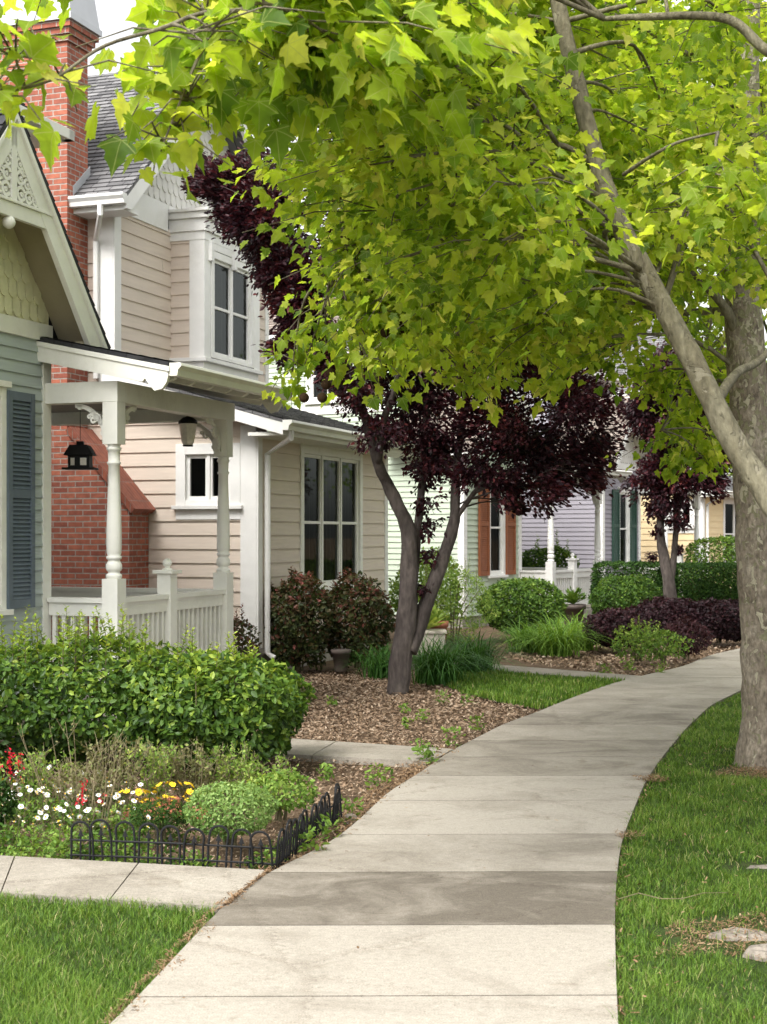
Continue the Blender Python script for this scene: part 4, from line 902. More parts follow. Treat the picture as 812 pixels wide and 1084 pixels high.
def lumpf(d, seed, k=3.0):
    return (np.sin(d[:, 0] * k * 1.3 + seed) * np.cos(d[:, 1] * k + seed * 2.1) + .7 * np.sin(d[:, 2] * k * 1.9 + d[:, 0] * k * 1.7 + seed * .7) + .4 * np.cos(d[:, 1] * k * 3.1 - d[:, 2] * k * 2.3 + seed)) / 2.1
SEED = [100]
def shrub(name, label, cat, c, r, h, n, leaf, mat, group=None, boxy=2.0, tmpl=OVAL, lump=.14, shell=3.0, shoots=0, shoot_h=.3, spread=.8, z0=0.0, stems=6, tone=(.42, .2), toptone=.22, rz=0.0, base=.06, updir=.5):
    SEED[0] += 1; sd = SEED[0]; g = np.random.default_rng(sd)
    root = thing(name, label, cat, (c[0], c[1], z0), rz, group)
    d = g.normal(0, 1, (n, 3)); d /= np.linalg.norm(d, axis=1, keepdims=True)
    q = (np.abs(d) ** boxy).sum(1) ** (-1 / boxy); s = d * q[:, None]
    rad = g.random(n) ** (1 / shell); rad = np.where(g.random(n) < .75, .80 + .2 * rad, rad)
    lf = 1 + lump * lumpf(d, sd) + .5 * lump * lumpf(d, sd * 1.7, 7.0)
    p = s * (rad * lf)[:, None]
    hz = h / 2
    pos = np.stack([p[:, 0] * r[0], p[:, 1] * r[1], base + hz + p[:, 2] * hz], 1)
    keep = pos[:, 2] > .01; pos, d, rad, p = pos[keep], d[keep], rad[keep], p[keep]; m = len(pos)
    up = d * .9 + np.array([0, 0, updir]); nr, t = frames(m, g, up, spread)
    t = t + d * .5 + np.array([0, 0, .25]); t -= nr * np.sum(t * nr, 1, keepdims=True); t /= np.linalg.norm(t, axis=1, keepdims=True)
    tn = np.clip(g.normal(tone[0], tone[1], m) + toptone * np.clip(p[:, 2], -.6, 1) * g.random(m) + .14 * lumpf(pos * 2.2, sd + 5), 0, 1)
    sz = leaf * g.uniform(.6, 1.25, m)
    shoot_mb = None
    if shoots:
        cs, ss, nn, tt, to = [pos], [sz], [nr], [t], [tn]; sm = MB()
        for _ in range(shoots):
            a = g.random() * 6.283; rr = math.sqrt(g.random()) * .9; x, y = r[0] * rr * math.cos(a), r[1] * rr * math.sin(a)
            zt = base + hz + hz * max(.2, 1 - rr ** boxy) ** (1 / boxy) * .95; H = shoot_h * g.uniform(.35, 1.0); lx, ly = g.normal(0, .12, 2) * H
            sm.tube([(x, y, zt - .15), (x + lx * .4, y + ly * .4, zt + H * .4), (x + lx, y + ly, zt + H)], [.004, .003, .0015], 5)
            k = int(7 + H / (leaf * .32)); u = np.linspace(.0, 1, k); ang = np.arange(k) * 2.4 + g.random()
            cs.append(np.stack([x + lx * u, y + ly * u, zt + H * u], 1)); ss.append(leaf * (1.1 - .55 * u) * g.uniform(.8, 1.2, k))
            out = np.stack([np.cos(ang), np.sin(ang), np.full(k, .55)], 1); out /= np.linalg.norm(out, axis=1, keepdims=True)
            nn_ = np.array([0, 0, 1.0]) - out * out[:, 2:3]; nn_ += g.normal(0, .2, (k, 3)); nn_ -= out * np.sum(nn_ * out, 1, keepdims=True); nn_ /= np.linalg.norm(nn_, axis=1, keepdims=True)
            nn.append(nn_); tt.append(out); to.append(np.clip(tone[0] + .15 + .38 * u + g.normal(0, .1, k), 0, 1))
        pos, sz, nr, t, tn = np.concatenate(cs), np.concatenate(ss), np.concatenate(nn), np.concatenate(tt), np.concatenate(to)
        shoot_mb = sm
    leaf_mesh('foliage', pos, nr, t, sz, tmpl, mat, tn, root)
    if stems or shoot_mb:
        sm = shoot_mb or MB()
        for i in range(stems):
            a = g.random() * 6.283; e = g.uniform(.3, .75)
            sm.tube([(r[0] * .12 * math.cos(a), r[1] * .12 * math.sin(a), 0), (r[0] * .3 * e * math.cos(a), r[1] * .3 * e * math.sin(a), h * .4), (r[0] * e * math.cos(a), r[1] * e * math.sin(a), h * .8)], [.012, .009, .004], 6)
        sm.build('stems', STEM, root)
    return root
def gpt(px, py): return gr(px, py)
def dep(px, Y): return ((px - CX) / F * Y, Y)

# --- the big leafy hedge in front of the first porch
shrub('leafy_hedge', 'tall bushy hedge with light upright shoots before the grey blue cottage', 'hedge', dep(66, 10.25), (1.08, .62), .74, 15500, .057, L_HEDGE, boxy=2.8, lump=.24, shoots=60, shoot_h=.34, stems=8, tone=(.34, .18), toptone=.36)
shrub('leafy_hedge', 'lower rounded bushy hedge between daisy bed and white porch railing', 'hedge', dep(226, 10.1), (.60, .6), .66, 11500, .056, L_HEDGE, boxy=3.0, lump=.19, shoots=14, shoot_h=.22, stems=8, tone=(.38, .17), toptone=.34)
# --- red tinged bushes under the beige house window
shrub('red_tinged_bush', 'red tinged bush below the left end of the three light window', 'shrub', dep(316, 17.1), (.36, .36), 1.05, 4940, 0.062, L_NANDINA, lump=.32, tone=(.26, .22), toptone=.28, shoots=12, shoot_h=.2, group='red tinged bushes under the window')
shrub('red_tinged_bush', 'wider red tinged bush below the right end of the three light window', 'shrub', dep(378, 17.5), (.42, .38), 1.02, 5700, 0.062, L_NANDINA, lump=.32, tone=(.26, .22), toptone=.28, shoots=10, shoot_h=.16, group='red tinged bushes under the window')
shrub('small_bush', 'small dark bush tucked between porch railing and white corner board', 'shrub', dep(257, 15.7), (.17, .2), .62, 900, .05, L_NANDINA, tone=(.3, .2), shoots=4, shoot_h=.2)
# --- planting before the pale green cottage
shrub('nandina_bush', 'airy yellow green bush with reddish leaves under the pale green wall', 'shrub', dep(478, 20.6), (.62, .5), 1.12, 4940, 0.056, L_LIGHT, tmpl=NARROW, lump=.25, tone=(.35, .25), spread=1.2, shoots=14, shoot_h=.3)
shrub('round_bush', 'rounded mid green bush below the terracotta shutters', 'shrub', dep(553, 22.3), (.66, .55), .86, 9880, 0.056, L_GREEN, lump=.12, tone=(.5, .2), toptone=.25)
shrub('leafy_bush', 'pale leafy bush behind the forked plum trunk', 'shrub', dep(452, 22.5), (.55, .5), 1.25, 4180, 0.067, L_LIGHT, lump=.2, tone=(.25, .2))
shrub('porch_bush', 'glossy bush behind the pale green cottage porch rail', 'shrub', dep(578, 30.2), (.65, .4), .95, 4560, 0.078, L_GREEN, tone=(.45, .2), shoots=9, shoot_h=.5, z0=.3, stems=0)
shrub('low_bush', 'low yellow green perennial clump right of the pale green lawn corner', 'plant', gr(676, 700), (.30, .26), .38, 1300, 0.042, L_LIGHT, tone=(.3, .22), lump=.5, spread=1.2, shoots=6, shoot_h=.15)
shrub('low_bush', 'small bright green clump beside the sidewalk in front of burgundy shrubs', 'plant', gr(703, 702), (.25, .22), .32, 900, 0.042, L_LIGHT, tone=(.2, .2), lump=.5, spread=1.2)
shrub('low_bush', 'dusty grey purple clump beside the sidewalk bend', 'plant', gr(727, 697), (.3, .28), .45, 1710, 0.045, L_LOROP, tone=(.75, .2), lump=.2)
shrub('burgundy_shrub', 'nearest burgundy shrub spreading behind the low yellow green clump', 'shrub', dep(653, 20.0), (.45, .4), .50, 5700, 0.056, L_LOROP, lump=.16, tone=(.5, .22), group='burgundy shrubs at the bend')
shrub('burgundy_shrub', 'middle burgundy shrub at the foot of the slender plum tree', 'shrub', dep(708, 21.6), (.68, .45), .58, 7980, 0.056, L_LOROP, lump=.16, tone=(.4, .22), group='burgundy shrubs at the bend')
shrub('burgundy_shrub', 'darkest burgundy shrub next to the mottled plane trunk', 'shrub', dep(765, 21.4), (.62, .45), .58, 7600, 0.056, L_LOROP, lump=.16, tone=(.3, .22), group='burgundy shrubs at the bend')
shrub('round_bush', 'loose round green bush in front of the clipped hedge', 'shrub', dep(664, 24.0), (.6, .5), .86, 7220, 0.050, L_GREEN, tone=(.4, .2))
shrub('clipped_hedge', 'clipped box hedge left of the slender plum tree', 'hedge', dep(672, 26.5), (.75, .45), 1.02, 15120, 0.050, L_DARKG, boxy=8, lump=.03, tone=(.5, .2), group='clipped hedges before the lavender cottage')
shrub('clipped_hedge', 'clipped box hedge between slender plum tree and mottled plane trunk', 'hedge', dep(754, 26.3), (.95, .45), 1.0, 18720, 0.050, L_DARKG, boxy=8, lump=.03, tone=(.5, .2), group='clipped hedges before the lavender cottage')
shrub('bright_hedge', 'bright green loose hedge before the cream yellow house', 'hedge', dep(772, 34.5), (1.0, .5), 1.45, 7220, 0.078, L_GREEN, boxy=4, lump=.06, tone=(.62, .2))
shrub('porch_bush', 'low green bush at the foot of the lavender cottage porch', 'shrub', dep(716, 32.2), (.8, .4), .8, 2850, 0.067, L_GREEN, tone=(.5, .2), stems=0)

# --- arching grass clumps
def grass_clump(name, label, c, n, L, wid, mat, tone=.4, group=None, spread=.85):
    SEED[0] += 1; g = np.random.default_rng(SEED[0]); root = thing(name, label, 'plant', (c[0], c[1], -.03), 0, group)
    a = g.random(n) * 6.283; ln_ = L * g.uniform(.55, 1.1, n); out = g.uniform(.45, 1.15, n) * spread; K = 6
    bx, by = g.normal(0, .10, n), g.normal(0, .10, n); V = np.zeros((n, K * 2, 3))
    for i in range(K):
        u = i / (K - 1); rr = ln_ * out * (u ** 1.5); z = ln_ * (u * (1.05 - .2 * out) - (.25 + .75 * out) * .78 * u ** 2.2); w = wid * (1 - u) ** .7 * .5 + .0008
        x, y = bx + np.cos(a) * rr, by + np.sin(a) * rr; px_, py_ = -np.sin(a) * w, np.cos(a) * w
        V[:, 2 * i] = np.stack([x - px_, y - py_, z], 1); V[:, 2 * i + 1] = np.stack([x + px_, y + py_, z], 1)
    f = np.concatenate([[2 * i, 2 * i + 1, 2 * i + 3, 2 * i + 2] for i in range(K - 1)])
    loops = (f[None] + (np.arange(n) * K * 2)[:, None]).ravel(); tn = np.clip(g.normal(tone, .18, n), 0, 1)
    np_mesh('blades', V.reshape(-1, 3), loops, np.full(n * (K - 1), 4), mat, root, np.repeat(tn, K * 2)); return root
L_BLADE = leafmat('arching_blade', [(.022, .07, .014), (.04, .12, .02), (.075, .18, .03), (.14, .26, .045)], trans=.3)
L_BLADE2 = leafmat('daylily_blade', [(.06, .14, .02), (.12, .23, .035), (.20, .33, .05), (.30, .40, .09)], trans=.35)
G1 = 'dark arching grass clumps beside the plum trunk'
grass_clump('arching_grass', 'dark arching grass clump directly right of the forked plum trunk', dep(463, 15.9), 560, 1.0, .013, L_BLADE, group=G1)
grass_clump('arching_grass', 'dark arching grass clump at the corner of the small lawn', dep(503, 17.0), 520, 1.0, .012, L_BLADE, group=G1)
grass_clump('arching_grass', 'dark arching grass clump left of the forked plum trunk', dep(406, 16.6), 300, .75, .012, L_BLADE, tone=.3, group=G1)
G2 = 'bright daylily clumps by the far path'
grass_clump('daylily', 'bright daylily clump nearest the far path', dep(590, 19.6), 460, 1.0, .016, L_BLADE2, tone=.35, group=G2)
grass_clump('daylily', 'bright daylily clump left of the others under the nandina bush', dep(558, 20.2), 320, .85, .016, L_BLADE2, tone=.25, group=G2)
grass_clump('daylily', 'bright daylily clump with spent orange bloom behind the far path', dep(612, 20.6), 360, 1.0, .016, L_BLADE2, tone=.45, group=G2)

# ------------------------------------------------------------------ daisy bed
G3 = np.random.default_rng(77)
WHITEP = pm('daisy_petal', (.80, .80, .77), .6, .04, 20, .05); YELP = pm('yellow_petal', (.75, .50, .02), .6, .1, 20, .05); DISC = pm('daisy_eye', (.70, .42, .03), .8, .1, 40, .3); REDP = pm('red_petal', (.50, .012, .03), .5, .15, 20, .05)
def bloom_mesh(name, r, n, mat_p, mat_d, cup=.25, w=.30):
    m = MB()
    for i in range(n):
        a = 2 * math.pi * i / n; ca, sa = math.cos(a), math.sin(a); L = r * R.uniform(.9, 1.05); ww = r * w * .5; dz = cup * r * R.uniform(.2, 1)
        P = lambda u, v, z: (ca * u - sa * v, sa * u + ca * v, z)
        m.face([P(.15 * r, -ww * .5, 0), P(.7 * L, -ww, dz * .6), P(L, -ww * .35, dz), P(L, ww * .35, dz), P(.7 * L, ww, dz * .6), P(.15 * r, ww * .5, 0)], out=Vector((0, 0, 1)))
    k = len(m.f); m.lathe([(r * .30, -.001), (r * .30, .002), (r * .2, .006), (.0005, .008)], 0, 0, 10)
    me_o = m.build(name, mat_p); me = me_o.data; me.materials.append(mat_d)
    for i, p in enumerate(me.polygons): p.material_index = 1 if i >= k else 0
    bpy.data.objects.remove(me_o); return me
DAISY = [bloom_mesh('daisy_flower', .0155, 14, WHITEP, DISC) for _ in range(3)]
YEL = [bloom_mesh('yellow_flower', .021, 9, YELP, DISC, w=.55) for _ in range(2)]
def flower_plant(name, label, cat, c, r, h, n_leaf, blooms, meshes, fname, mat, group, leaf=.03, tone=(.5, .2)):
    SEED[0] += 1; g = np.random.default_rng(SEED[0]); root = thing(name, label, cat, (c[0], c[1], -.04), 0, group)
    p = g.normal(0, .45, (n_leaf, 3)); pos = np.stack([p[:, 0] * r, p[:, 1] * r, h * np.clip(.9 * g.random(n_leaf) ** 1.2 * (1 - .5 * (p[:, 0] ** 2 + p[:, 1] ** 2)), .02, 1)], 1)
    nr, t = frames(n_leaf, g, np.tile([0, 0, 1.0], (n_leaf, 1)), .8); t = t + np.array([0, 0, .4]); t -= nr * np.sum(t * nr, 1, keepdims=True); t /= np.linalg.norm(t, axis=1, keepdims=True)
    leaf_mesh('foliage', pos, nr, t, leaf * g.uniform(.6, 1.3, n_leaf), NARROW if g.random() < .0 else OVAL, mat, np.clip(g.normal(tone[0], tone[1], n_leaf), 0, 1), root)
    st = MB()
    for i in range(blooms):
        a = g.random() * 6.283; q = math.sqrt(g.random()) * r; x, y, z = q * math.cos(a), q * math.sin(a), h * g.uniform(.95, 1.5)
        st.tube([(x * .6, y * .6, 0), (x * .85, y * .85, z * .6), (x, y, z)], [.0016, .0014, .0012], 4)
        f = bpy.data.objects.new(fname, meshes[i % len(meshes)]); COL.objects.link(f); f.parent = root; f.location = (x, y, z + .001)
        f.rotation_euler = (g.normal(.5, .3), g.normal(0, .3), g.random() * 6.28); k = g.uniform(.8, 1.15); f.scale = (k, k, k)
    if blooms: st.build('flower_stems', STEM, root)
    return root
GD = 'white daisy plants in the corner bed'
DL = 'white daisies with yellow eyes over low green leaves in the corner bed'
for (px, py, b) in ((10, 893, 6), (38, 890, 7), (66, 896, 5), (15, 868, 8), (45, 862, 9), (70, 868, 8), (95, 872, 7), (118, 884, 6), (100, 898, 6), (30, 846, 6), (78, 848, 6), (112, 852, 6), (134, 868, 5), (-14, 880, 6), (138, 896, 4)):
    flower_plant('daisy_plant', DL, 'flowers', gr(px, py), .18, .15, 260, int(b * 1.7), DAISY, 'daisy_flower', L_LIGHT if b % 2 else L_GREEN, GD, tone=(.35, .22) if b % 2 else (.62, .2))
flower_plant('yellow_flower_plant', 'yellow flowering plant left of the brick edging', 'flowers', gr(150, 883), .13, .20, 160, 14, YEL, 'yellow_flower', L_GREEN, 'yellow flowering plants in the corner bed')
flower_plant('yellow_flower_plant', 'yellow flowering plant touching the pale green mound', 'flowers', gr(184, 884), .13, .21, 160, 16, YEL, 'yellow_flower', L_GREEN, 'yellow flowering plants in the corner bed')
flower_plant('yellow_flower_plant', 'two tiny yellow blooms at the left edge of the daisy bed', 'flowers', gr(8, 858), .1, .2, 80, 2, YEL, 'yellow_flower', L_GREEN, 'yellow flowering plants in the corner bed')
def salvia(label, c, h, n, seed):
    g = np.random.default_rng(seed); root = thing('red_salvia', label, 'flowers', (c[0], c[1], -.04), 0, 'red salvia spikes in the corner bed')
    st = MB(); cs = []
    for i in range(n):
        x, y = g.normal(0, .05, 2); hx, hy = g.normal(0, .06, 2); H = h * g.uniform(.8, 1.1)
        st.tube([(x, y, 0), (x + hx * .4, y + hy * .4, H * .6), (x + hx, y + hy, H)], [.002, .002, .0012], 4)
        for k in range(26): u = g.uniform(.72, 1.0); cs.append((x + hx * u + g.normal(0, .010), y + hy * u + g.normal(0, .010), H * u))
    st.build('flower_stems', STEM, root); cs = np.array(cs); m = len(cs); nr, t = frames(m, g)
    leaf_mesh('red_flowers', cs, nr, t, np.full(m, .02), OVAL, L_RED, g.random(m), root)
    k = 70; u = g.random(k); pos = np.stack([g.normal(0, .06, k), g.normal(0, .06, k), u * h * .65], 1); nr, t = frames(k, g, np.tile([0, 0, 1.], (k, 1)), .8); leaf_mesh('foliage', pos, nr, t, np.full(k, .035), OVAL, L_GREEN, g.random(k) * .8, root)
L_RED = leafmat('red_floret', [(.35, .006, .02), (.55, .012, .035), (.65, .03, .06)], trans=.2)
salvia('red salvia spike at the left edge in front of the tall hedge', gr(6, 862), .46, 2, 1); salvia('red salvia with paired spikes right of the leftmost one', gr(20, 858), .36, 2, 2)
salvia('red salvia rising among the daisies behind the black border', gr(68, 874), .28, 2, 3); salvia('small red salvia between daisies and dry stems', gr(96, 876), .22, 1, 4); salvia('low dark red salvia behind the first daisies', gr(38, 848), .24, 1, 5)

def straggly(label, c, r, h, n, leaf_n, seed, mat_s, mat_l, group=None, leaf=.018, name='straggly_perennial'):
    g = np.random.default_rng(seed); root = thing(name, label, 'plant', (c[0], c[1], -.04), 0, group); st = MB(); cs = []; ds = []
    for i in range(n):
        a = g.random() * 6.283; q = r * math.sqrt(g.random()); H = h * g.uniform(.5, 1.1); bx, by = .4 * q * math.cos(a), .4 * q * math.sin(a); tx, ty = q * math.cos(a) + g.normal(0, .03), q * math.sin(a) + g.normal(0, .03)
        P = [Vector((bx, by, 0)), Vector((bx * .5 + tx * .5 + g.normal(0, .01), by * .5 + ty * .5, H * .55)), Vector((tx, ty, H))]
        st.tube(P, [.0028, .0022, .0012], 4)
        for k in range(leaf_n): u = g.uniform(.25, 1); p = P[0].lerp(P[1], u / .55) if u < .55 else P[1].lerp(P[2], (u - .55) / .45); cs.append(tuple(p))
        if H > h * .6 and g.random() < .7:
            for s_ in range(2): u = g.uniform(.4, .8); p = P[1].lerp(P[2], u); e = p + Vector((g.normal(0, .05), g.normal(0, .05), h * .18)); st.tube([p, e], [.0016, .001], 4); cs += [tuple(p.lerp(e, v)) for v in (.4, .7, .95)]
    st.build('stems', mat_s, root)
    if leaf_n:
        cs = np.array(cs); cs += g.normal(0, .008, cs.shape); m = len(cs); nr, t = frames(m, g); leaf_mesh('foliage', cs, nr, t, leaf * g.uniform(.6, 1.3, m), OVAL, mat_l, np.clip(g.normal(.5, .25, m), 0, 1), root)
    return root
GS = 'straggly half dry perennials behind the daisies'; 
for i, (px, py, h, lab) in enumerate(((45, 850, .34, 'straggly half dry perennial behind the leftmost daisies'), (120, 850, .38, 'straggly half dry perennial below the notch between both hedges'), (165, 846, .36, 'straggly dry perennial with tiny dark red buds before the lower hedge'),
                                     (205, 842, .34, 'straggly dry perennial behind the brick edging'), (245, 838, .30, 'straggly dry perennial left of the hedge corner'), (90, 858, .30, 'straggly yellowish perennial among the daisies'), (275, 840, .26, 'small straggly perennial at the right corner of the lower hedge'))):
    straggly(lab, gr(px, py), .20, h, 46, 16, 300 + i, STEM_DRY, L_DRY if i % 2 else L_LIGHT, GS, leaf=.026)
straggly('tall bare twiggy stems fanning out in the daisy bed', gr(82, 868), .30, .62, 12, 2, 320, STEM_DRY, L_DRY, name='bare_stem_plant')
straggly('bare pale twigs leaning right behind the first border hoops', gr(100, 880), .24, .50, 8, 2, 321, STEM_DRY, L_DRY, name='bare_stem_plant')
shrub('pale_mound', 'pale green rounded mound behind the black border fence', 'plant', gr(243, 897), (.225, .18), .27, 4400, .021, L_SILVER, tone=(.45, .22), lump=.08, stems=4)
shrub('pale_mound', 'looser light green mound beside the side run of the border fence', 'plant', gr(297, 868), (.20, .2), .2, 1300, .03, L_LIGHT, tone=(.3, .22), lump=.2, stems=3)
shrub('low_bush', 'dark low clump at the left edge of the daisy bed', 'plant', gr(-2, 885), (.08, .1), .22, 570, 0.034, L_DARKG, tone=(.4, .2), lump=.2)
shrub('low_bush', 'feathery dark green clump under the yellow flowers', 'plant', gr(170, 888), (.16, .12), .14, 1140, 0.034, L_DARKG, tmpl=NARROW, tone=(.6, .2), lump=.2)
BRK = pm('terracotta_brick', (.30, .105, .06), .9, .2, 12, .4)
for i, (px, py, a) in enumerate(((150, 862, .1), (168, 862, -.05), (186, 861, .12), (207, 861, -.1), (172, 850, .4))):
    c = gr(px, py); m = MB(); m.box(-.10, -.045, 0, .10, .045, .06); o = m.build('edging_brick', BRK, bevel=.006); o.location = (c[0], c[1], -.03); o.rotation_euler = (R.uniform(-.06, .06), R.uniform(-.06, .06), a)
    tag(o, 'old terracotta edging brick lying in the flower bed' if i < 4 else 'tilted terracotta brick lying below the hedge notch', 'brick', 'edging bricks in the flower bed' if i < 4 else None)

for i, (px, py) in enumerate(((90, 903), (120, 905), (150, 907), (180, 908), (200, 910), (215, 911), (270, 914), (285, 908), (300, 895), (315, 885), (330, 874), (345, 866), (-10, 900), (20, 902), (55, 903))):
    flower_plant('ground_cover', 'low green ground cover leaves along the foot of the border fence', 'plant', gr(px, py), .10, .09, 130, 0, DAISY, 'bloom', L_LIGHT if i % 3 else L_GREEN, 'ground cover plants along the bed edge', leaf=.026, tone=(.3, .22))
# --- black hoop border fence
def border():
    a, b, c = gr(74, 907), gr(291, 917), gr(362, 862)
    root = thing('border_fence', 'low black wire border with arched hoops around the corner flower bed', 'border fence', (b[0], b[1], -.02)); H = .20
    def run(p, q, n):
        d = Vector((q[0] - p[0], q[1] - p[1], 0)); L = d.length; d.normalize(); org = Vector((p[0] - b[0], p[1] - b[1], 0)); pit = L / n
        for i in range(n):
            m = MB(); u0 = i * pit + pit * .10 + R.uniform(-.004, .004); u1 = (i + 1) * pit - pit * .10; hw = (u1 - u0) / 2; uc = (u0 + u1) / 2; lean = R.uniform(-.014, .014); hh = H * R.uniform(.93, 1.05); nx = Vector((-d.y, d.x, 0)) * R.uniform(-.022, .022)
            pts = [(u0, 0), (u0 + lean * .3, hh * .55)] + [(uc + lean - hw * math.cos(t), hh - hw * .9 + hw * .9 * math.sin(t)) for t in [math.pi * k / 8 for k in range(9)]] + [(u1 + lean * .3, hh * .55), (u1, 0)]
            m.tube([org + d * u + Vector((0, 0, z)) + nx * (z / H) for u, z in pts], .0064, 6)
            m.tube([org + d * uc, org + d * (uc + lean * .7) + Vector((0, 0, hh * .66)) + nx * .66], .0055, 6)
            tip = org + d * (uc + lean * .7) + nx * .7
            m.mesh([tip + d * -.016 + Vector((0, 0, hh * .62)), tip + d * .016 + Vector((0, 0, hh * .62)), tip + Vector((0, 0, hh * .84)), tip + Vector((-d.y * .006, d.x * .006, hh * .66)), tip - Vector((-d.y * .006, d.x * .006, -hh * .66))], [(0, 3, 2), (3, 1, 2), (1, 4, 2), (4, 0, 2), (0, 4, 3), (1, 3, 4)])
            m.build('hoop', M['black_metal'], root)
        for z in (.03, .105):
            m = MB(); m.tube([org + Vector((0, 0, z)), org + d * (L * .5) + Vector((0, 0, z + .004)), org + d * L + Vector((0, 0, z))], .0055, 6); m.build('cross_wire', M['black_metal'], root)
    run(a, b, 9); run(b, c, 11)
border()

# --- pots, lamps
POT = pm('terracotta_pot', (.33, .13, .075), .85, .15, 8, .2); POTC = pm('cream_planter', (.55, .50, .42), .8, .1, 6, .2); POTB = pm('dark_pot', (.09, .07, .06), .7, .2, 8, .2)
def pot(label, c, r, h, mat, z=0, plant=None, tone=.5, name='flower_pot', square=False, leaf=.05):
    root = thing(name, label, 'plant pot', (c[0], c[1], z)); m = MB()
    if square: m.box(-r, -r * .8, 0, r, r * .8, h - .04); m.box(-r - .02, -r * .8 - .02, h - .04, r + .02, r * .8 + .02, h)
    else: m.lathe([(r * .62, 0), (r * .66, .02), (r * .92, h * .8), (r * 1.05, h * .81), (r * 1.08, h), (r * .9, h), (r * .85, h * .9), (.01, h * .88)], 0, 0, 20)
    m.build('pot', mat, root, smooth=not square, bevel=.006 if square else 0)
    if plant:
        SEED[0] += 1; g = np.random.default_rng(SEED[0]); n = 160; a = g.random(n) * 6.283; el = g.uniform(.3, 1.3, n); t = np.stack([np.cos(a) * np.cos(el), np.sin(a) * np.cos(el), np.sin(el)], 1)
        nr, _ = frames(n, g, np.tile([0, 0, 1.], (n, 1)), .3); nr -= t * np.sum(nr * t, 1, keepdims=True); nr /= np.linalg.norm(nr, axis=1, keepdims=True); pos = t * (r * g.random(n))[:, None] * 1.1 + np.array([0, 0, h])
        leaf_mesh('plant', pos, nr, t, leaf * g.uniform(.7, 1.4, n), OVAL, plant, np.clip(g.normal(tone, .2, n), 0, 1), root)
    return root
pot('cream square planter with a yellow green succulent behind the plum trunk', dep(453, 19.2), .22, .34, POTC, plant=L_LIGHT, tone=.8, square=True, leaf=.11)
pot('terracotta pot half hidden behind the cream planter', dep(464, 19.8), .13, .42, POT, plant=L_LIGHT, tone=.6)
pot('dark round pot with small plant at the pale green porch steps', dep(607, 24.5), .2, .42, POTB, plant=L_GREEN, tone=.6, leaf=.09)
pot('dark clay urn on the mulch below the red tinged bushes', dep(361, 16.95), .11, .26, POTB, plant=None, name='clay_urn')  # dark pot colour stands in for the shade of the bushes
def lantern():
    p = at(85, 497, 13.0); root = thing('house_lantern', 'black house shaped lantern hanging inside the white porch', 'lantern', p)
    m = MB(); m.box(-.145, -.10, 0, .145, .10, .015); m.box(-.095, -.075, .015, .095, .075, .125)
    m.build('body', M['black_metal'], root, bevel=.002)
    m = MB(); m.prism([(-.13, -.10, .125), (.13, -.10, .125), (.075, -.10, .215), (-.075, -.10, .215)], (0, .20, 0)); m.box(-.03, -.03, .216, .03, .03, .25)
    m.build('roof', M['black_metal'], root, bevel=.002)
    for (x0, y0, x1, y1) in ((.015, -.0785, .07, -.0755), (-.07, -.0785, -.035, -.0755)):
        m = MB(); m.box(x0, y0, .035, x1, y1, .10); m.build('window', M['lamp_glass'], root)
    m = MB(); m.tube([(0, 0, .25), (0, 0, 2.80 - p.z)], .003, 5); m.build('hanging_wire', M['black_metal'], root)
lantern()
def porch_lamp():
    p = at(199, 471, 13.9); root = thing('porch_lamp', 'small glass porch lamp with dark cap beside the far porch post', 'lamp', p)
    m = MB(); m.lathe([(.045, 0), (.06, .03), (.075, .12), (.085, .2), (.075, .2), (.01, .19)], 0, 0, 8); m.build('shade', M['lamp_glass'], root)
    m = MB(); m.lathe([(.09, .2), (.09, .225), (.05, .26), (.015, .27), (.015, 2.79 - p.z)], 0, 0, 8); m.lathe([(.05, -.014), (.05, -.001), (.03, -.0005)], 0, 0, 8); m.build('cap', M['black_metal'], root)
porch_lamp()

# --- rocks, weeds, fallen leaves
ROCK = pm('pale_rock', (.27, .235, .195), .95, .35, 9, .9, 40, dirt=(.15, .115, .085), dirt_amt=.7)
def rock(label, c, r, h, seed, z=-.05):
    g = np.random.default_rng(seed); n = 9; pts = []; jag = g.uniform(.72, 1.18, n); m = MB(); rings_ = []
    for (k, zz) in ((1.0, 0), (.96, h * .6), (.80, h * .95), (.4, h * 1.04)):
        rings_.append([(r[0] * k * jag[i] * math.cos(2 * math.pi * (i + .3 * math.sin(i * 2.7 + seed)) / n), r[1] * k * jag[i] * math.sin(2 * math.pi * (i + .3 * math.sin(i * 2.7 + seed)) / n), zz + g.normal(0, h * .06)) for i in range(n)])
    V = [v for q in rings_ for v in q]; m.mesh(V, [(j * n + i, j * n + (i + 1) % n, (j + 1) * n + (i + 1) % n, (j + 1) * n + i) for j in range(3) for i in range(n)] + [[3 * n + i for i in range(n)]])
    o = m.build('rock', ROCK, bevel=.004); o.location = (c[0], c[1], z); return tag(o, label, 'rock')
rock('flat pale rock sunk in the bare patch of the lawn strip', gr(783, 984), (.17, .09), .040, 3); rock('angular pale rock at the edge of the bare lawn patch', gr(814, 1004), (.13, .10), .055, 5); rock('pale stone sunk in the grass farther along the lawn strip', gr(812, 912), (.13, .05), .03, 7)
rock('small grey stone at the sidewalk edge by the border fence end', gr(371, 862), (.04, .03), .05, 9)
WL = 'small green weed growing out of the wood chip mulch'
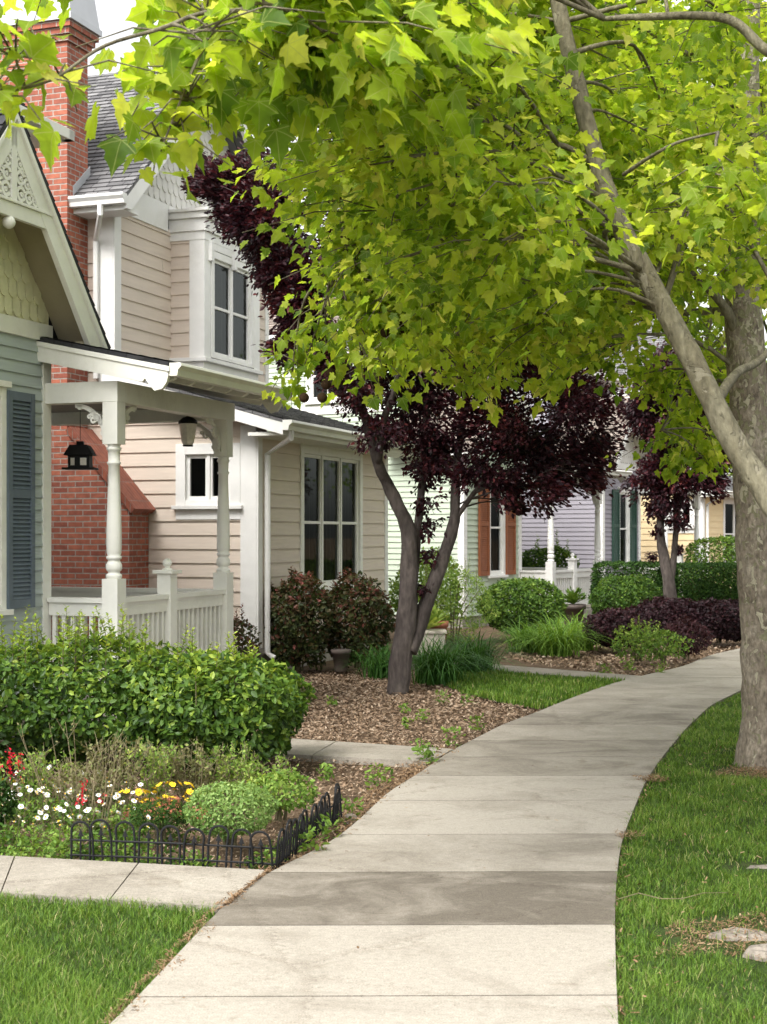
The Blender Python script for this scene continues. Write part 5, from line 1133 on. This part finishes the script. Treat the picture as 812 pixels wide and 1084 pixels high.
for i, (px, py, k) in enumerate(((446, 804, 1.2), (453, 806, 1.0), (480, 787, 1.1), (400, 830, 1.0), (345, 822, .7), (430, 768, .6), (447, 760, .7), (495, 742, .9), (428, 752, .6), (352, 744, .6), (372, 862, .8), (505, 770, .8), (330, 900, 1.0), (345, 885, .9), (468, 742, .8), (640, 712, .9), (700, 712, 1.0), (666, 707, .9))):
    g = np.random.default_rng(500 + i); root = thing('weed', WL if i not in (12, 13) else 'weed sprawling through the side run of the black border fence', 'weed', (*gr(px, py), -.03), 0, 'weeds in the mulch beds' if i not in (12, 13) else 'weeds at the border fence')
    n = int(40 * k + 15); u = g.random(n); a = g.random(n) * 6.283; pos = np.stack([np.cos(a) * .09 * k * g.random(n), np.sin(a) * .09 * k * g.random(n), u * .14 * k], 1); nr, t = frames(n, g, np.tile([0, 0, 1.], (n, 1)), .8); t = t * .6 + np.array([0, 0, .6]); t -= nr * np.sum(t * nr, 1, keepdims=True); t /= np.linalg.norm(t, axis=1, keepdims=True)
    leaf_mesh('foliage', pos, nr, t, .04 * g.uniform(.6, 1.3, n), OVAL, L_LIGHT, g.random(n) * .6, root)
for i in range(26):
    Y = R.uniform(4.6, 12); x = float(XL(Y)) + (float(XR(Y)) - float(XL(Y))) * R.random(); g = np.random.default_rng(600 + i)
    nr, t = frames(1, g, np.array([[0, 0, 1.]]), .15); o = leaf_mesh('fallen_leaf', np.zeros((1, 3)), nr, t, np.array([R.uniform(.012, .03)]), OVAL, LIT, np.array([R.random()])); o.location = (x, Y, .006)
    tag(o, 'tiny dry brown leaf fallen on the pale sidewalk', 'leaf', 'fallen leaves on the sidewalk')
m = MB(); tw = [gr(x, y) for x, y in ((652, 956), (676, 951), (700, 953), (722, 954), (745, 951), (770, 947))]
m.tube([(x, y, .014 + .010 * math.sin(i * 2)) for i, (x, y) in enumerate(tw)], [.0022, .0022, .002, .002, .0016, .0012], 6); tag(m.build('twig', STEM_DRY), 'thin dry twig lying across the lawn strip grass', 'twig')

# ------------------------------------------------------------------ trees
def spline(P, n=5):
    P = [Vector(p) for p in P]; out = []
    for i in range(len(P) - 1):
        a, b, c, d = P[max(i - 1, 0)], P[i], P[i + 1], P[min(i + 2, len(P) - 1)]
        for k in range(n):
            t = k / n; out.append(.5 * ((2 * b) + (c - a) * t + (2 * a - 5 * b + 4 * c - d) * t * t + (3 * b - a - 3 * c + d) * t ** 3))
    out.append(P[-1]); return out
def limb(m, P, r0, r1, n=12, wob=.03, k=5, p=1.0):
    S = spline(P, k); L = len(S); m.tube(S, [r0 + (r1 - r0) * (i / (L - 1)) ** p for i in range(L)], n, wob); return S

# --- plum tree with forked trunk
def plum(name, label, base, trunks, clumps, per, leaf, twig_r, seed, D):
    g = np.random.default_rng(seed); root = thing(name, label, 'tree', base); b = Vector(base); m = MB(); nodes = []
    for (P, r0, r1) in trunks:
        S = limb(m, [p - b for p in P], r0, r1, 12, .05); nodes += S[3:]
    m.build('trunk', BARK_PLUM, root, smooth=True)
    tw = MB(); cs, ts, tn = [], [], []
    for (c, s, w) in clumps:
        c = c - b; q = min(nodes, key=lambda p: (p - c).length + (0 if p.z < c.z else .6))
        mid = q.lerp(c, .5) + Vector((g.normal(0, .06), g.normal(0, .06), .08)); S = spline([q, mid, c], 4); tw.tube(S, [twig_r * (1 - .7 * i / 8) for i in range(len(S))], 6)
        for _ in range(4): e = c + Vector(tuple(g.normal(0, s * .8, 3))); tw.tube([S[5], S[5].lerp(e, .5) + Vector((0, 0, .03)), e], [twig_r * .4, twig_r * .3, .002], 5)
        n = int(per * w); k = 9; cen = np.array(c)[None] + g.normal(0, s * .62, (k, 3)) * np.array([1, 1, .8]); idx = g.integers(0, k, n); p = cen[idx] + g.normal(0, s * .36, (n, 3)); cs.append(p); tn.append(np.clip(g.normal(.36, .2, n) + g.normal(0, .12, k)[idx], 0, 1))
        t = (p - np.array(q)) + g.normal(0, .25, (n, 3)); t[:, 2] -= .12; ts.append(t)
    tw.build('branches', BARK_PLUM, root, smooth=True)
    cs, ts, tn = np.concatenate(cs), np.concatenate(ts), np.concatenate(tn); n = len(cs); nr, _ = frames(n, g, np.tile([0, 0, .8], (n, 1)), .9); t = ts / np.linalg.norm(ts, axis=1, keepdims=True)
    nr -= t * np.sum(nr * t, 1, keepdims=True); nr /= np.linalg.norm(nr, axis=1, keepdims=True) + 1e-9
    leaf_mesh('crown', cs, nr, t, leaf * g.uniform(.65, 1.25, n), OVAL, L_PLUM, tn, root, droop=.15)
    return root
Y1 = 15.0; A = lambda px, py, dy=0.0: at(px, py, Y1 + dy)
pb = (*gr(421, 733), -.05); pb = (dep(421, Y1)[0], Y1, -.05)
tr = [([Vector(pb), A(424, 700), A(429, 665), A(432, 630), A(433, 591), A(432, 561), A(422, 537), A(410, 512), A(400, 490, -.1), A(386, 440, -.2), A(368, 385, -.3), A(340, 320, -.4), A(300, 250, -.5)], .122, .018),
      ([A(432, 665, .03), A(436, 640, .06), A(438, 603, .1), A(442, 561, .15), A(446, 520, .2), A(450, 450, .3), A(456, 370, .4), A(470, 280, .5)], .066, .018), ([A(433, 690, .02), A(444, 660, .1), A(459, 618, .15), A(471, 586, .2), A(481, 551, .25), A(482, 525, .25), A(484, 490, .3), A(494, 420, .4), A(515, 340, .5), A(540, 260, .6)], .092, .018),
      ([A(483, 548, .25), A(501, 523, .2), A(520, 500, .1), A(552, 470, 0), A(590, 450, -.1)], .03, .012), ([A(400, 490, -.1), A(405, 450, -.3), A(418, 410, -.5), A(430, 350, -.6)], .05, .015)]
cl = [(222, 186, 24), (250, 205, 34), (282, 236, 36), (300, 270, 34), (318, 310, 30), (330, 345, 26), (308, 368, 20), (372, 420, 30), (396, 458, 22), (440, 425, 40), (470, 470, 36), (455, 500, 24), (520, 440, 48), (556, 482, 42), (588, 505, 36), (614, 480, 34), (540, 515, 26), (500, 500, 26), (460, 380, 48), (520, 370, 48), (580, 400, 48), (400, 370, 40), (350, 385, 26), (612, 430, 38), (560, 320, 50), (480, 300, 50), (400, 290, 50), (345, 250, 44), (285, 190, 32), (575, 520, 22), (625, 505, 16), (545, 535, 12), (620, 360, 40), (430, 210, 50), (520, 240, 50), (600, 300, 44), (360, 190, 40), (470, 150, 46), (240, 200, 26), (265, 225, 30), (290, 255, 30), (310, 292, 28), (226, 190, 20), (320, 330, 26), (335, 362, 24), (300, 220, 30), (270, 200, 26), (250, 225, 18), (285, 290, 16), (318, 300, 26)]
cl3 = []
for (px, py, r) in cl:
    for k in range(2): cl3.append((A(px + R.uniform(-.3, .3) * r, py + R.uniform(-.25, .25) * r, R.uniform(-.75, .75)), r * Y1 / F * .62, (r / 36) ** 2 * (2.6 if px < 345 and py < 380 else 1.15)))
cl3 += [(A(455, 590, .1), .07, .10), (A(458, 560, .1), .09, .14), (A(448, 625, .05), .05, .06), (A(452, 535, .1), .09, .14)]
plum('purple_plum_tree', 'large purple leaved plum tree with forked trunk on the mulch bed', pb, tr, cl3, 900, .058, .012, 5, Y1)
Y2 = 23.6; B = lambda px, py, dy=0.0: at(px, py, Y2 + dy); pb2 = (dep(712, Y2)[0], Y2, -.1)
tr2 = [([Vector(pb2), B(709, 625), B(703, 590), B(699, 560), B(703, 500), B(708, 440)], .12, .03), ([B(706, 632), B(712, 600), B(716, 560), B(722, 510), B(735, 460)], .07, .02), ([B(701, 575), B(697, 535), B(690, 480), B(684, 430)], .05, .015)]
cl2 = [(690, 455, 22), (700, 490, 24), (688, 510, 20), (720, 470, 26), (745, 500, 22), (760, 510, 18), (715, 520, 22), (700, 535, 16), (735, 440, 26), (700, 420, 26), (755, 460, 24), (695, 560, 9), (716, 550, 12), (690, 540, 10), (725, 400, 28), (765, 485, 16), (690, 590, 6), (718, 585, 6), (680, 440, 26), (715, 445, 28), (740, 470, 26), (708, 500, 26), (735, 500, 24), (760, 440, 26), (700, 390, 28), (750, 390, 28)]
plum('purple_plum_tree', 'slender purple leaved plum tree rising from the clipped hedges', pb2, tr2, [(B(px + R.uniform(-.3, .3) * r, py + R.uniform(-.3, .3) * r, R.uniform(-.4, .4)), r * Y2 / F * .62, (r / 24) ** 2) for (px, py, r) in cl2 for _ in range(2)], 620, .075, .010, 6, Y2)

# --- plane trees
BALL = pm('seed_ball_brown', (.055, .033, .018), .95, .3, 300, 1.0, 260, spec=.1)
def plane_tree(label, base, limbs, sprays, leaf, seed, mat, tmpl, bark, per=70, spread=.32, balls=(), twig=.012, nup=.75, name='plane_tree'):
    g = np.random.default_rng(seed); root = thing(name, label, 'tree', base); b = Vector(base); nodes = []
    for i, (P, r0, r1, nm) in enumerate(limbs):
        m = MB(); S = spline([Vector(p) - b for p in P], 6); L_ = len(S)
        m.tube(S, [(r0 + (r1 - r0) * j / (L_ - 1)) * (1 + (.62 * math.exp(-max(q.z, 0) / .16) if nm == 'trunk' else 0)) * (1 + .03 * math.sin(j * 2.3 + i)) for j, q in enumerate(S)], 24 if r0 > .05 else 10, .025)
        nodes += [(s, r0 + (r1 - r0) * j / len(S)) for j, s in enumerate(S)]
        m.build(nm, bark[0] if nm == 'trunk' else bark[1], root, smooth=True)
    tw = MB(); cs, ts, tn, szs = [], [], [], []; N_ = np.array([tuple(s) for s, _ in nodes])
    for (c, w, lf) in sprays:
        c = Vector(c) - b; d = np.linalg.norm(N_ - np.array(c)[None], axis=1) + .6 * np.clip(N_[:, 2] - c.z, 0, 9); q = nodes[int(d.argmin())][0]
        D = (c - q).length; r0 = min(.006 + .007 * D, .024) * twig / .012; mid = q.lerp(c, .5) + Vector((g.normal(0, .08) * D, g.normal(0, .08) * D, .12 * D)); S = spline([q, mid, c], 5)
        tw.tube(S, [max(.003, r0 * (1 - .75 * i / (len(S) - 1))) for i in range(len(S))], 6, .03)
        ends = []
        for _ in range(5):
            st = S[int(g.integers(len(S) // 2, len(S)))]; e = c + Vector(tuple(g.normal(0, spread * max(w, .5), 3) * np.array([1, 1, .55]))); tw.tube([st, st.lerp(e, .5) + Vector((0, 0, .04)), e], [.004, .003, .0018], 5); ends.append((st, e))
        n = int(per * w)
        k = g.integers(0, 5, n); u = g.random(n) ** .7; s0 = np.array([tuple(a) for a, _ in ends])[k]; e0 = np.array([tuple(e) for _, e in ends])[k]
        p = s0 + (e0 - s0) * u[:, None] + g.normal(0, .07 * max(w, .5), (n, 3)); t = (e0 - s0) * 1.2 + g.normal(0, .25, (n, 3)); t[:, 2] -= .10
        cs.append(p); ts.append(t); tn.append(np.clip(g.normal(.47, .24, n) + g.normal(0, .13), 0, 1)); szs.append(lf * leaf * g.uniform(.5, 1.15, n))
    tw.build('branches', BARK_PLUM if bark[1] is None else bark[1], root, smooth=True)
    cs, ts, tn, szs = map(np.concatenate, (cs, ts, tn, szs)); n = len(cs); nr, _ = frames(n, g, np.tile([0, -.12, nup], (n, 1)), .45); t = ts / np.linalg.norm(ts, axis=1, keepdims=True)
    nr -= t * np.sum(nr * t, 1, keepdims=True); nr /= np.linalg.norm(nr, axis=1, keepdims=True) + 1e-9
    leaf_mesh('crown', cs, nr, t, szs, tmpl, mat, tn, root, droop=g.uniform(.0, .45, (n, 1)), curl=g.normal(1.3, .8, n))
    for (c, r) in balls:
        c = Vector(c) - b; m = MB(); m.ball((0, 0, 0), r, 10); m.tube([(0, 0, r * .9), (g.normal(0, .01), 0, r + .05), (g.normal(0, .02), g.normal(0, .02), r + .11)], .0012, 4); o = m.build('seed_ball', BALL, root, smooth=True); o.location = c
    return root

LB = [(-60, 105), (0, 112), (40, 105), (60, 150), (100, 120), (150, 110), (175, 175), (205, 150), (235, 60), (280, 80), (320, 120), (350, 180), (375, 260), (395, 350), (410, 400), (470, 392), (540, 405), (600, 370), (640, 325), (700, 300), (812, 320), (900, 330)]
lbx = np.array([p[0] for p in LB], float); lby = np.array([p[1] for p in LB], float)
def field(n, x0, x1, y0, y1, Yfn, margin, seed, wfn=lambda x, y: 1.0, lf=1.0):
    g = np.random.default_rng(seed); out = []
    while len(out) < n:
        px, py = g.uniform(x0, x1), g.uniform(y0, y1); Y = Yfn(px, py, g); lim = np.interp(px, lbx, lby) - margin * F / Y
        if py > lim: continue
        if Y < 7.3 and px > 500 and min(abs(px - np.interp(py, [-80, 0, 70, 235, 385, 520], [574, 590, 606, 655, 735, 812])), 999) < 105: continue
        if g.random() > wfn(px, py): continue
        out.append((at(px, py, Y), 1.0, lf))
    return out
# near plane tree: trunk just outside the picture on the right, one long leaning limb
bB = (2.25, 5.9, -.05)
limbsB = [([bB, (2.27, 5.95, .8), (2.2, 6.0, 1.5), (2.12, 6.05, 2.4), (2.2, 6.0, 3.6), (2.35, 5.9, 5.2), (2.3, 5.8, 7.0)], .17, .05, 'trunk'),
          ([(2.2, 6.02, 1.05), at(868, 600, 6.15), at(812, 522, 6.3), at(772, 460, 6.4), at(735, 385, 6.5), at(697, 315, 6.6), at(655, 235, 6.7), at(632, 170, 6.8), at(606, 70, 6.9), at(590, 0, 7.0), at(574, -80, 7.1), at(545, -190, 7.2), at(500, -300, 7.2)], .062, .028, 'limb'),
          ([at(632, 175, 6.8), at(590, 153, 6.85), at(540, 165, 7.0), at(490, 205, 7.2), at(452, 250, 7.4)], .016, .006, 'limb'),
          ([at(656, 238, 6.7), at(640, 250, 6.9), at(665, 290, 7.2), at(700, 330, 7.5)], .014, .010, 'limb'),
          ([at(758, 425, 6.45), at(780, 395, 6.8), at(806, 380, 7.2), at(840, 340, 7.6)], .026, .014, 'limb'),
          ([at(660, 185, 6.7), at(690, 165, 6.5), at(720, 150, 6.4), at(760, 140, 6.3)], .010, .005, 'limb'),
          ([(2.2, 6.0, 3.6), at(830, 60, 6.2), at(770, 20, 6.3), at(680, 18, 6.4), at(640, 20, 6.5)], .030, .010, 'limb'),
          ([(2.35, 5.9, 5.2), (1.6, 5.3, 5.5), (.6, 4.9, 5.2), at(330, -60, 4.7), at(200, 18, 4.55), at(112, 48, 4.5), at(56, 84, 4.45), at(4, 98, 4.4)], .012, .003, 'limb'),
          ([(.6, 4.9, 5.2), at(300, -60, 5.0), at(222, 40, 4.9), at(190, 110, 4.85), at(170, 160, 4.8)], .009, .003, 'limb'),
          ([(2.3, 6.0, 4.4), (1.5, 7.0, 5.0), (.5, 8.2, 4.8), (-.2, 8.8, 4.2)], .045, .010, 'limb'), ([at(574, -80, 7.1), (.5, 7.6, 4.4), (.0, 8.0, 3.7), (-.22, 8.2, 3.15)], .02, .006, 'limb'),
          ([(2.35, 5.85, 4.6), (1.6, 4.0, 4.0), (.95, 3.1, 3.0), (.80, 2.95, 2.72), (.95, 2.9, 2.50)], .035, .018, 'limb')]
spB = []
gB = np.random.default_rng(901)
# the long near branch across the top left
def along(P, n, jit, lf, w):
    S = spline(P, 8); out = []
    for i in range(n): p = S[int(gB.integers(0, len(S)))] + Vector(tuple(gB.normal(0, jit, 3))); out.append((p, w, lf))
    return out
spB += along([at(210, 10, 4.55), at(112, 50, 4.5), at(56, 80, 4.45), at(10, 96, 4.4)], 7, .05, 1.15, .07)
spB += along([at(280, -30, 5.0), at(222, 40, 4.9), at(190, 110, 4.85), at(172, 150, 4.8)], 8, .05, 1.15, .09)
spB += field(16, 190, 430, -40, 160, lambda x, y, g: g.uniform(4.9, 6.0), .28, 902, lf=1.05, wfn=lambda x, y: .15 if x < 240 else 1)
spB += field(95, 235, 812, -60, 330, lambda x, y, g: g.uniform(5.8, 8.4), .2, 903, lf=.70, wfn=lambda x, y: .45 if x > 600 else 1)
spB += field(138, 250, 660, 110, 440, lambda x, y, g: g.uniform(7.4, 9.8), .18, 904, lf=.63)
spB += field(26, -100, 900, -420, -60, lambda x, y, g: g.uniform(5.0, 9.0), .1, 905)  # unseen sprays overhead, put in to shade the ground and house fronts
for (px, py, Y) in ((345, 372, 8.6), (322, 388, 8.6), (308, 402, 8.7), (378, 348, 8.6), (402, 330, 8.2), (424, 318, 8.2), (400, 405, 8.3), (470, 400, 8.4), (512, 415, 8.6), (352, 300, 8.4)): spB.append((at(px, py, Y), .32, .76))
BP = [(375, 377, 8.6), (345, 407, 8.6), (341, 421, 8.5), (322, 421, 8.6), (408, 352, 8.2), (424, 342, 8.2), (427, 352, 8.25), (383, 234, 7.8), (403, 194, 7.6), (404, 186, 7.65), (357, 213, 8), (379, 224, 8), (373, 178, 8.5), (382, 176, 8.6), (398, 182, 8.6), (540, 196, 7.4), (588, 214, 7.4), (598, 203, 7.6), (468, 130, 7), (350, 395, 8.6), (366, 250, 7.9)]
plane_tree('near plane tree whose smooth leaning limb crosses the upper right', bB, limbsB, spB, .084, 910, L_PLANE, PLANE, (BARK_PLANE, BARK_LIMB), per=165, spread=.27, balls=[(at(x, y, Y), .030) for x, y, Y in BP])
# plane tree with the mottled trunk
YA = 10.3; bA = (dep(816, YA)[0], YA, -.06); C_ = lambda px, py, dy=0.0: at(px, py, YA + dy)
limbsA = [([bA, C_(813, 770), C_(810, 690), C_(804, 600), C_(798, 500), C_(791, 400), C_(786, 300), C_(786, 200), C_(788, 90), C_(790, -40), C_(792, -200), C_(796, -360)], .185, .075, 'trunk'),
          ([C_(790, 385), C_(770, 330, -.1), C_(735, 290, -.2), C_(700, 250, -.3)], .045, .015, 'limb'), ([C_(792, 470), C_(812, 400, .1), C_(840, 320, .2), C_(880, 220, .3)], .05, .02, 'limb'),
          ([C_(788, 200), C_(740, 120, .3), C_(680, 80, .5), C_(600, 60, .7), C_(520, 60, .8)], .05, .015, 'limb'), ([C_(786, 250), C_(720, 190, -.5), C_(640, 140, -.9)], .04, .015, 'limb'), ([C_(790, 20), C_(700, -60, .5), C_(560, -120, .8), C_(420, -100, .8)], .06, .02, 'limb')]
spA = field(150, 470, 830, 0, 400, lambda x, y, g: g.uniform(9.0, 13.0), .0, 911, wfn=lambda x, y: (1.0 if y < 240 else .7) * (1 if x > 560 else .6))
spA += field(18, 330, 640, 200, 440, lambda x, y, g: g.uniform(9.5, 11.5), .05, 912)
spA += field(34, 200, 1000, -420, 0, lambda x, y, g: g.uniform(8.5, 13.0), .1, 913)  # crown above the view, likewise added for the shade it casts
for (px, py) in ((650, 350), (690, 340), (720, 360), (745, 385), (700, 395), (735, 420), (760, 400), (715, 440), (745, 455), (765, 470), (720, 480), (750, 492), (640, 385), (665, 400), (620, 370), (600, 395), (770, 350), (800, 410), (800, 470)): spA.append((C_(px, py, R.uniform(.8, 2.8)), .7, 1.0))
limbsA += [([C_(789, 330), C_(740, 330, .6), C_(690, 335, 1.2), C_(640, 350, 1.6), C_(600, 370, 1.8)], .035, .008, 'limb'), ([C_(794, 440), C_(775, 410, .9), C_(745, 405, 1.6), C_(715, 430, 2.1), C_(700, 455, 2.3)], .032, .006, 'limb'), ([C_(787, 150), C_(700, 130, 1.0), C_(600, 150, 1.5), C_(500, 180, 1.4), C_(420, 240, 1.0)], .04, .008, 'limb'),
            ([C_(786, 270), C_(730, 240, 1.2), C_(660, 250, 1.8), C_(580, 290, 1.6), C_(510, 330, 1.2)], .04, .008, 'limb'), ([C_(787, 180), C_(830, 120, .8), C_(880, 60, 1.4)], .04, .012, 'limb'), ([C_(787, 120), C_(730, 60, -.8), C_(640, 10, -1.2)], .035, .01, 'limb')]
plane_tree('mottled flaky barked plane tree standing in the lawn strip', bA, limbsA, spA, .072, 914, L_PLANE, PLANE2, (BARK_PLANE, BARK_LIMB), per=150, spread=.32)
# flared roots are part of the soil there
# street trees farther along the strip
def far_plane(label, x, Y, seed, n, H=8.5, z0=2.6, R_=2.6):
    g = np.random.default_rng(seed); b = (x, Y, -.05); lim_ = [([b, (x + .05, Y, 1.5), (x - .05, Y + .1, 3.0), (x, Y, 5.0), (x + .1, Y, H - .8)], .19, .05, 'trunk')]
    for i in range(7): a = i * 2.4 + g.random(); z = 2.4 + i * .6; e = R_ * .8 * (1 - i * .06); lim_.append(([(x, Y, z), (x + .45 * e * math.cos(a), Y + .45 * e * math.sin(a), z + .6), (x + e * math.cos(a), Y + e * math.sin(a), z + 1.1)], .05, .012, 'limb'))
    sp = []
    while len(sp) < n:
        d = g.normal(0, 1, 3); d /= np.linalg.norm(d); r = g.random() ** .45; p = (x + d[0] * r * R_, Y + d[1] * r * R_, (z0 + H) / 2 + d[2] * r * (H - z0) / 2); sp.append((p, 1.0, 1.0))
    plane_tree(label, b, lim_, sp, .095, seed, L_FAR, PLANE2, (BARK_PLANE, BARK_LIMB), per=95, spread=.42)
far_plane('leafy street plane tree behind the mottled trunk', 5.9, 16.6, 921, 210, R_=3.5, z0=2.6)
far_plane('leafy street plane tree far along the sidewalk', 9.4, 23.0, 922, 110, R_=3.0, z0=2.9)
def back_tree(label, x, Y, H, R_, n, seed):
    g = np.random.default_rng(seed); root = thing('garden_tree', label, 'tree', (x, Y, -.05)); m = MB(); limb(m, [(0, 0, 0), (.1, 0, H * .3), (0, .1, H * .7)], .2, .05); m.build('trunk', BARK_PLUM, root, smooth=True)
    d = g.normal(0, 1, (n, 3)); d /= np.linalg.norm(d, axis=1, keepdims=True); r = g.random(n) ** .4 * (1 + .25 * lumpf(d, seed, 3)); pos = np.stack([d[:, 0] * r * R_, d[:, 1] * r * R_, H * .62 + d[:, 2] * r * H * .38], 1); nr, t = frames(n, g)
    leaf_mesh('crown', pos, nr, t, .20 * g.uniform(.7, 1.3, n), OVAL, L_FAR, np.clip(g.normal(.3, .2, n), 0, 1), root)
back_tree('dark green garden tree behind the cream yellow house', 14, 52, 9, 3.6, 5000, 1); back_tree('broad green garden tree beyond the street bend', 22, 50, 10, 4.2, 5000, 2); back_tree('tall green garden tree behind the lavender cottage', 4, 58, 11, 4.2, 5000, 3)
# ------------------------------------------------------------------ light, sky, camera
w = bpy.data.worlds.new('World'); SC.world = w; w.use_nodes = True
nt = w.node_tree; nt.nodes.clear()
SUN_EL, SUN_AZ = math.radians(52), math.radians(215)   # azimuth clockwise from +Y
sky = nt.nodes.new('ShaderNodeTexSky'); sky.sky_type = 'NISHITA'; sky.sun_disc = False
sky.sun_elevation = SUN_EL; sky.sun_rotation = SUN_AZ; sky.air_density = 1.0; sky.dust_density = 4.0; sky.ozone_density = 1.0
hs = nt.nodes.new('ShaderNodeHueSaturation'); hs.inputs['Saturation'].default_value = .08
bg = nt.nodes.new('ShaderNodeBackground'); bg.inputs['Strength'].default_value = .15
wo = nt.nodes.new('ShaderNodeOutputWorld')
nt.links.new(sky.outputs[0], hs.inputs['Color']); nt.links.new(hs.outputs[0], bg.inputs['Color']); nt.links.new(bg.outputs[0], wo.inputs['Surface'])
sl = bpy.data.lights.new('sun', 'SUN'); sl.energy = 1.0; sl.angle = math.radians(24); sl.color = (1, .96, .9)
so = bpy.data.objects.new('sun', sl); COL.objects.link(so); so.location = (0, 0, 30)
sd = Vector((math.sin(SUN_AZ) * math.cos(SUN_EL), math.cos(SUN_AZ) * math.cos(SUN_EL), math.sin(SUN_EL)))
so.rotation_euler = (-sd).to_track_quat('-Z', 'Y').to_euler()
cd = bpy.data.cameras.new('camera'); co = bpy.data.objects.new('camera', cd); COL.objects.link(co)
co.location = (0, 0, EYE); co.rotation_euler = (math.pi / 2, 0, 0)
cd.sensor_fit = 'VERTICAL'; cd.sensor_height = 36; cd.sensor_width = 27; cd.lens = F / 1084 * 36
cd.shift_y = (HZ - 542) / 1084; cd.clip_start = .05; cd.clip_end = 2000
cd.dof.use_dof = True; cd.dof.focus_distance = 9.5; cd.dof.aperture_fstop = 7.0
SC.camera = co
SC.render.engine = 'CYCLES'
SC.view_settings.view_transform = 'Standard'; SC.view_settings.look = 'None'; SC.view_settings.exposure = 1.5; SC.view_settings.gamma = 1
SC.cycles.max_bounces = 8; SC.cycles.diffuse_bounces = 4; SC.cycles.transmission_bounces = 6; SC.cycles.transparent_max_bounces = 12
SC.cycles.use_denoising = True
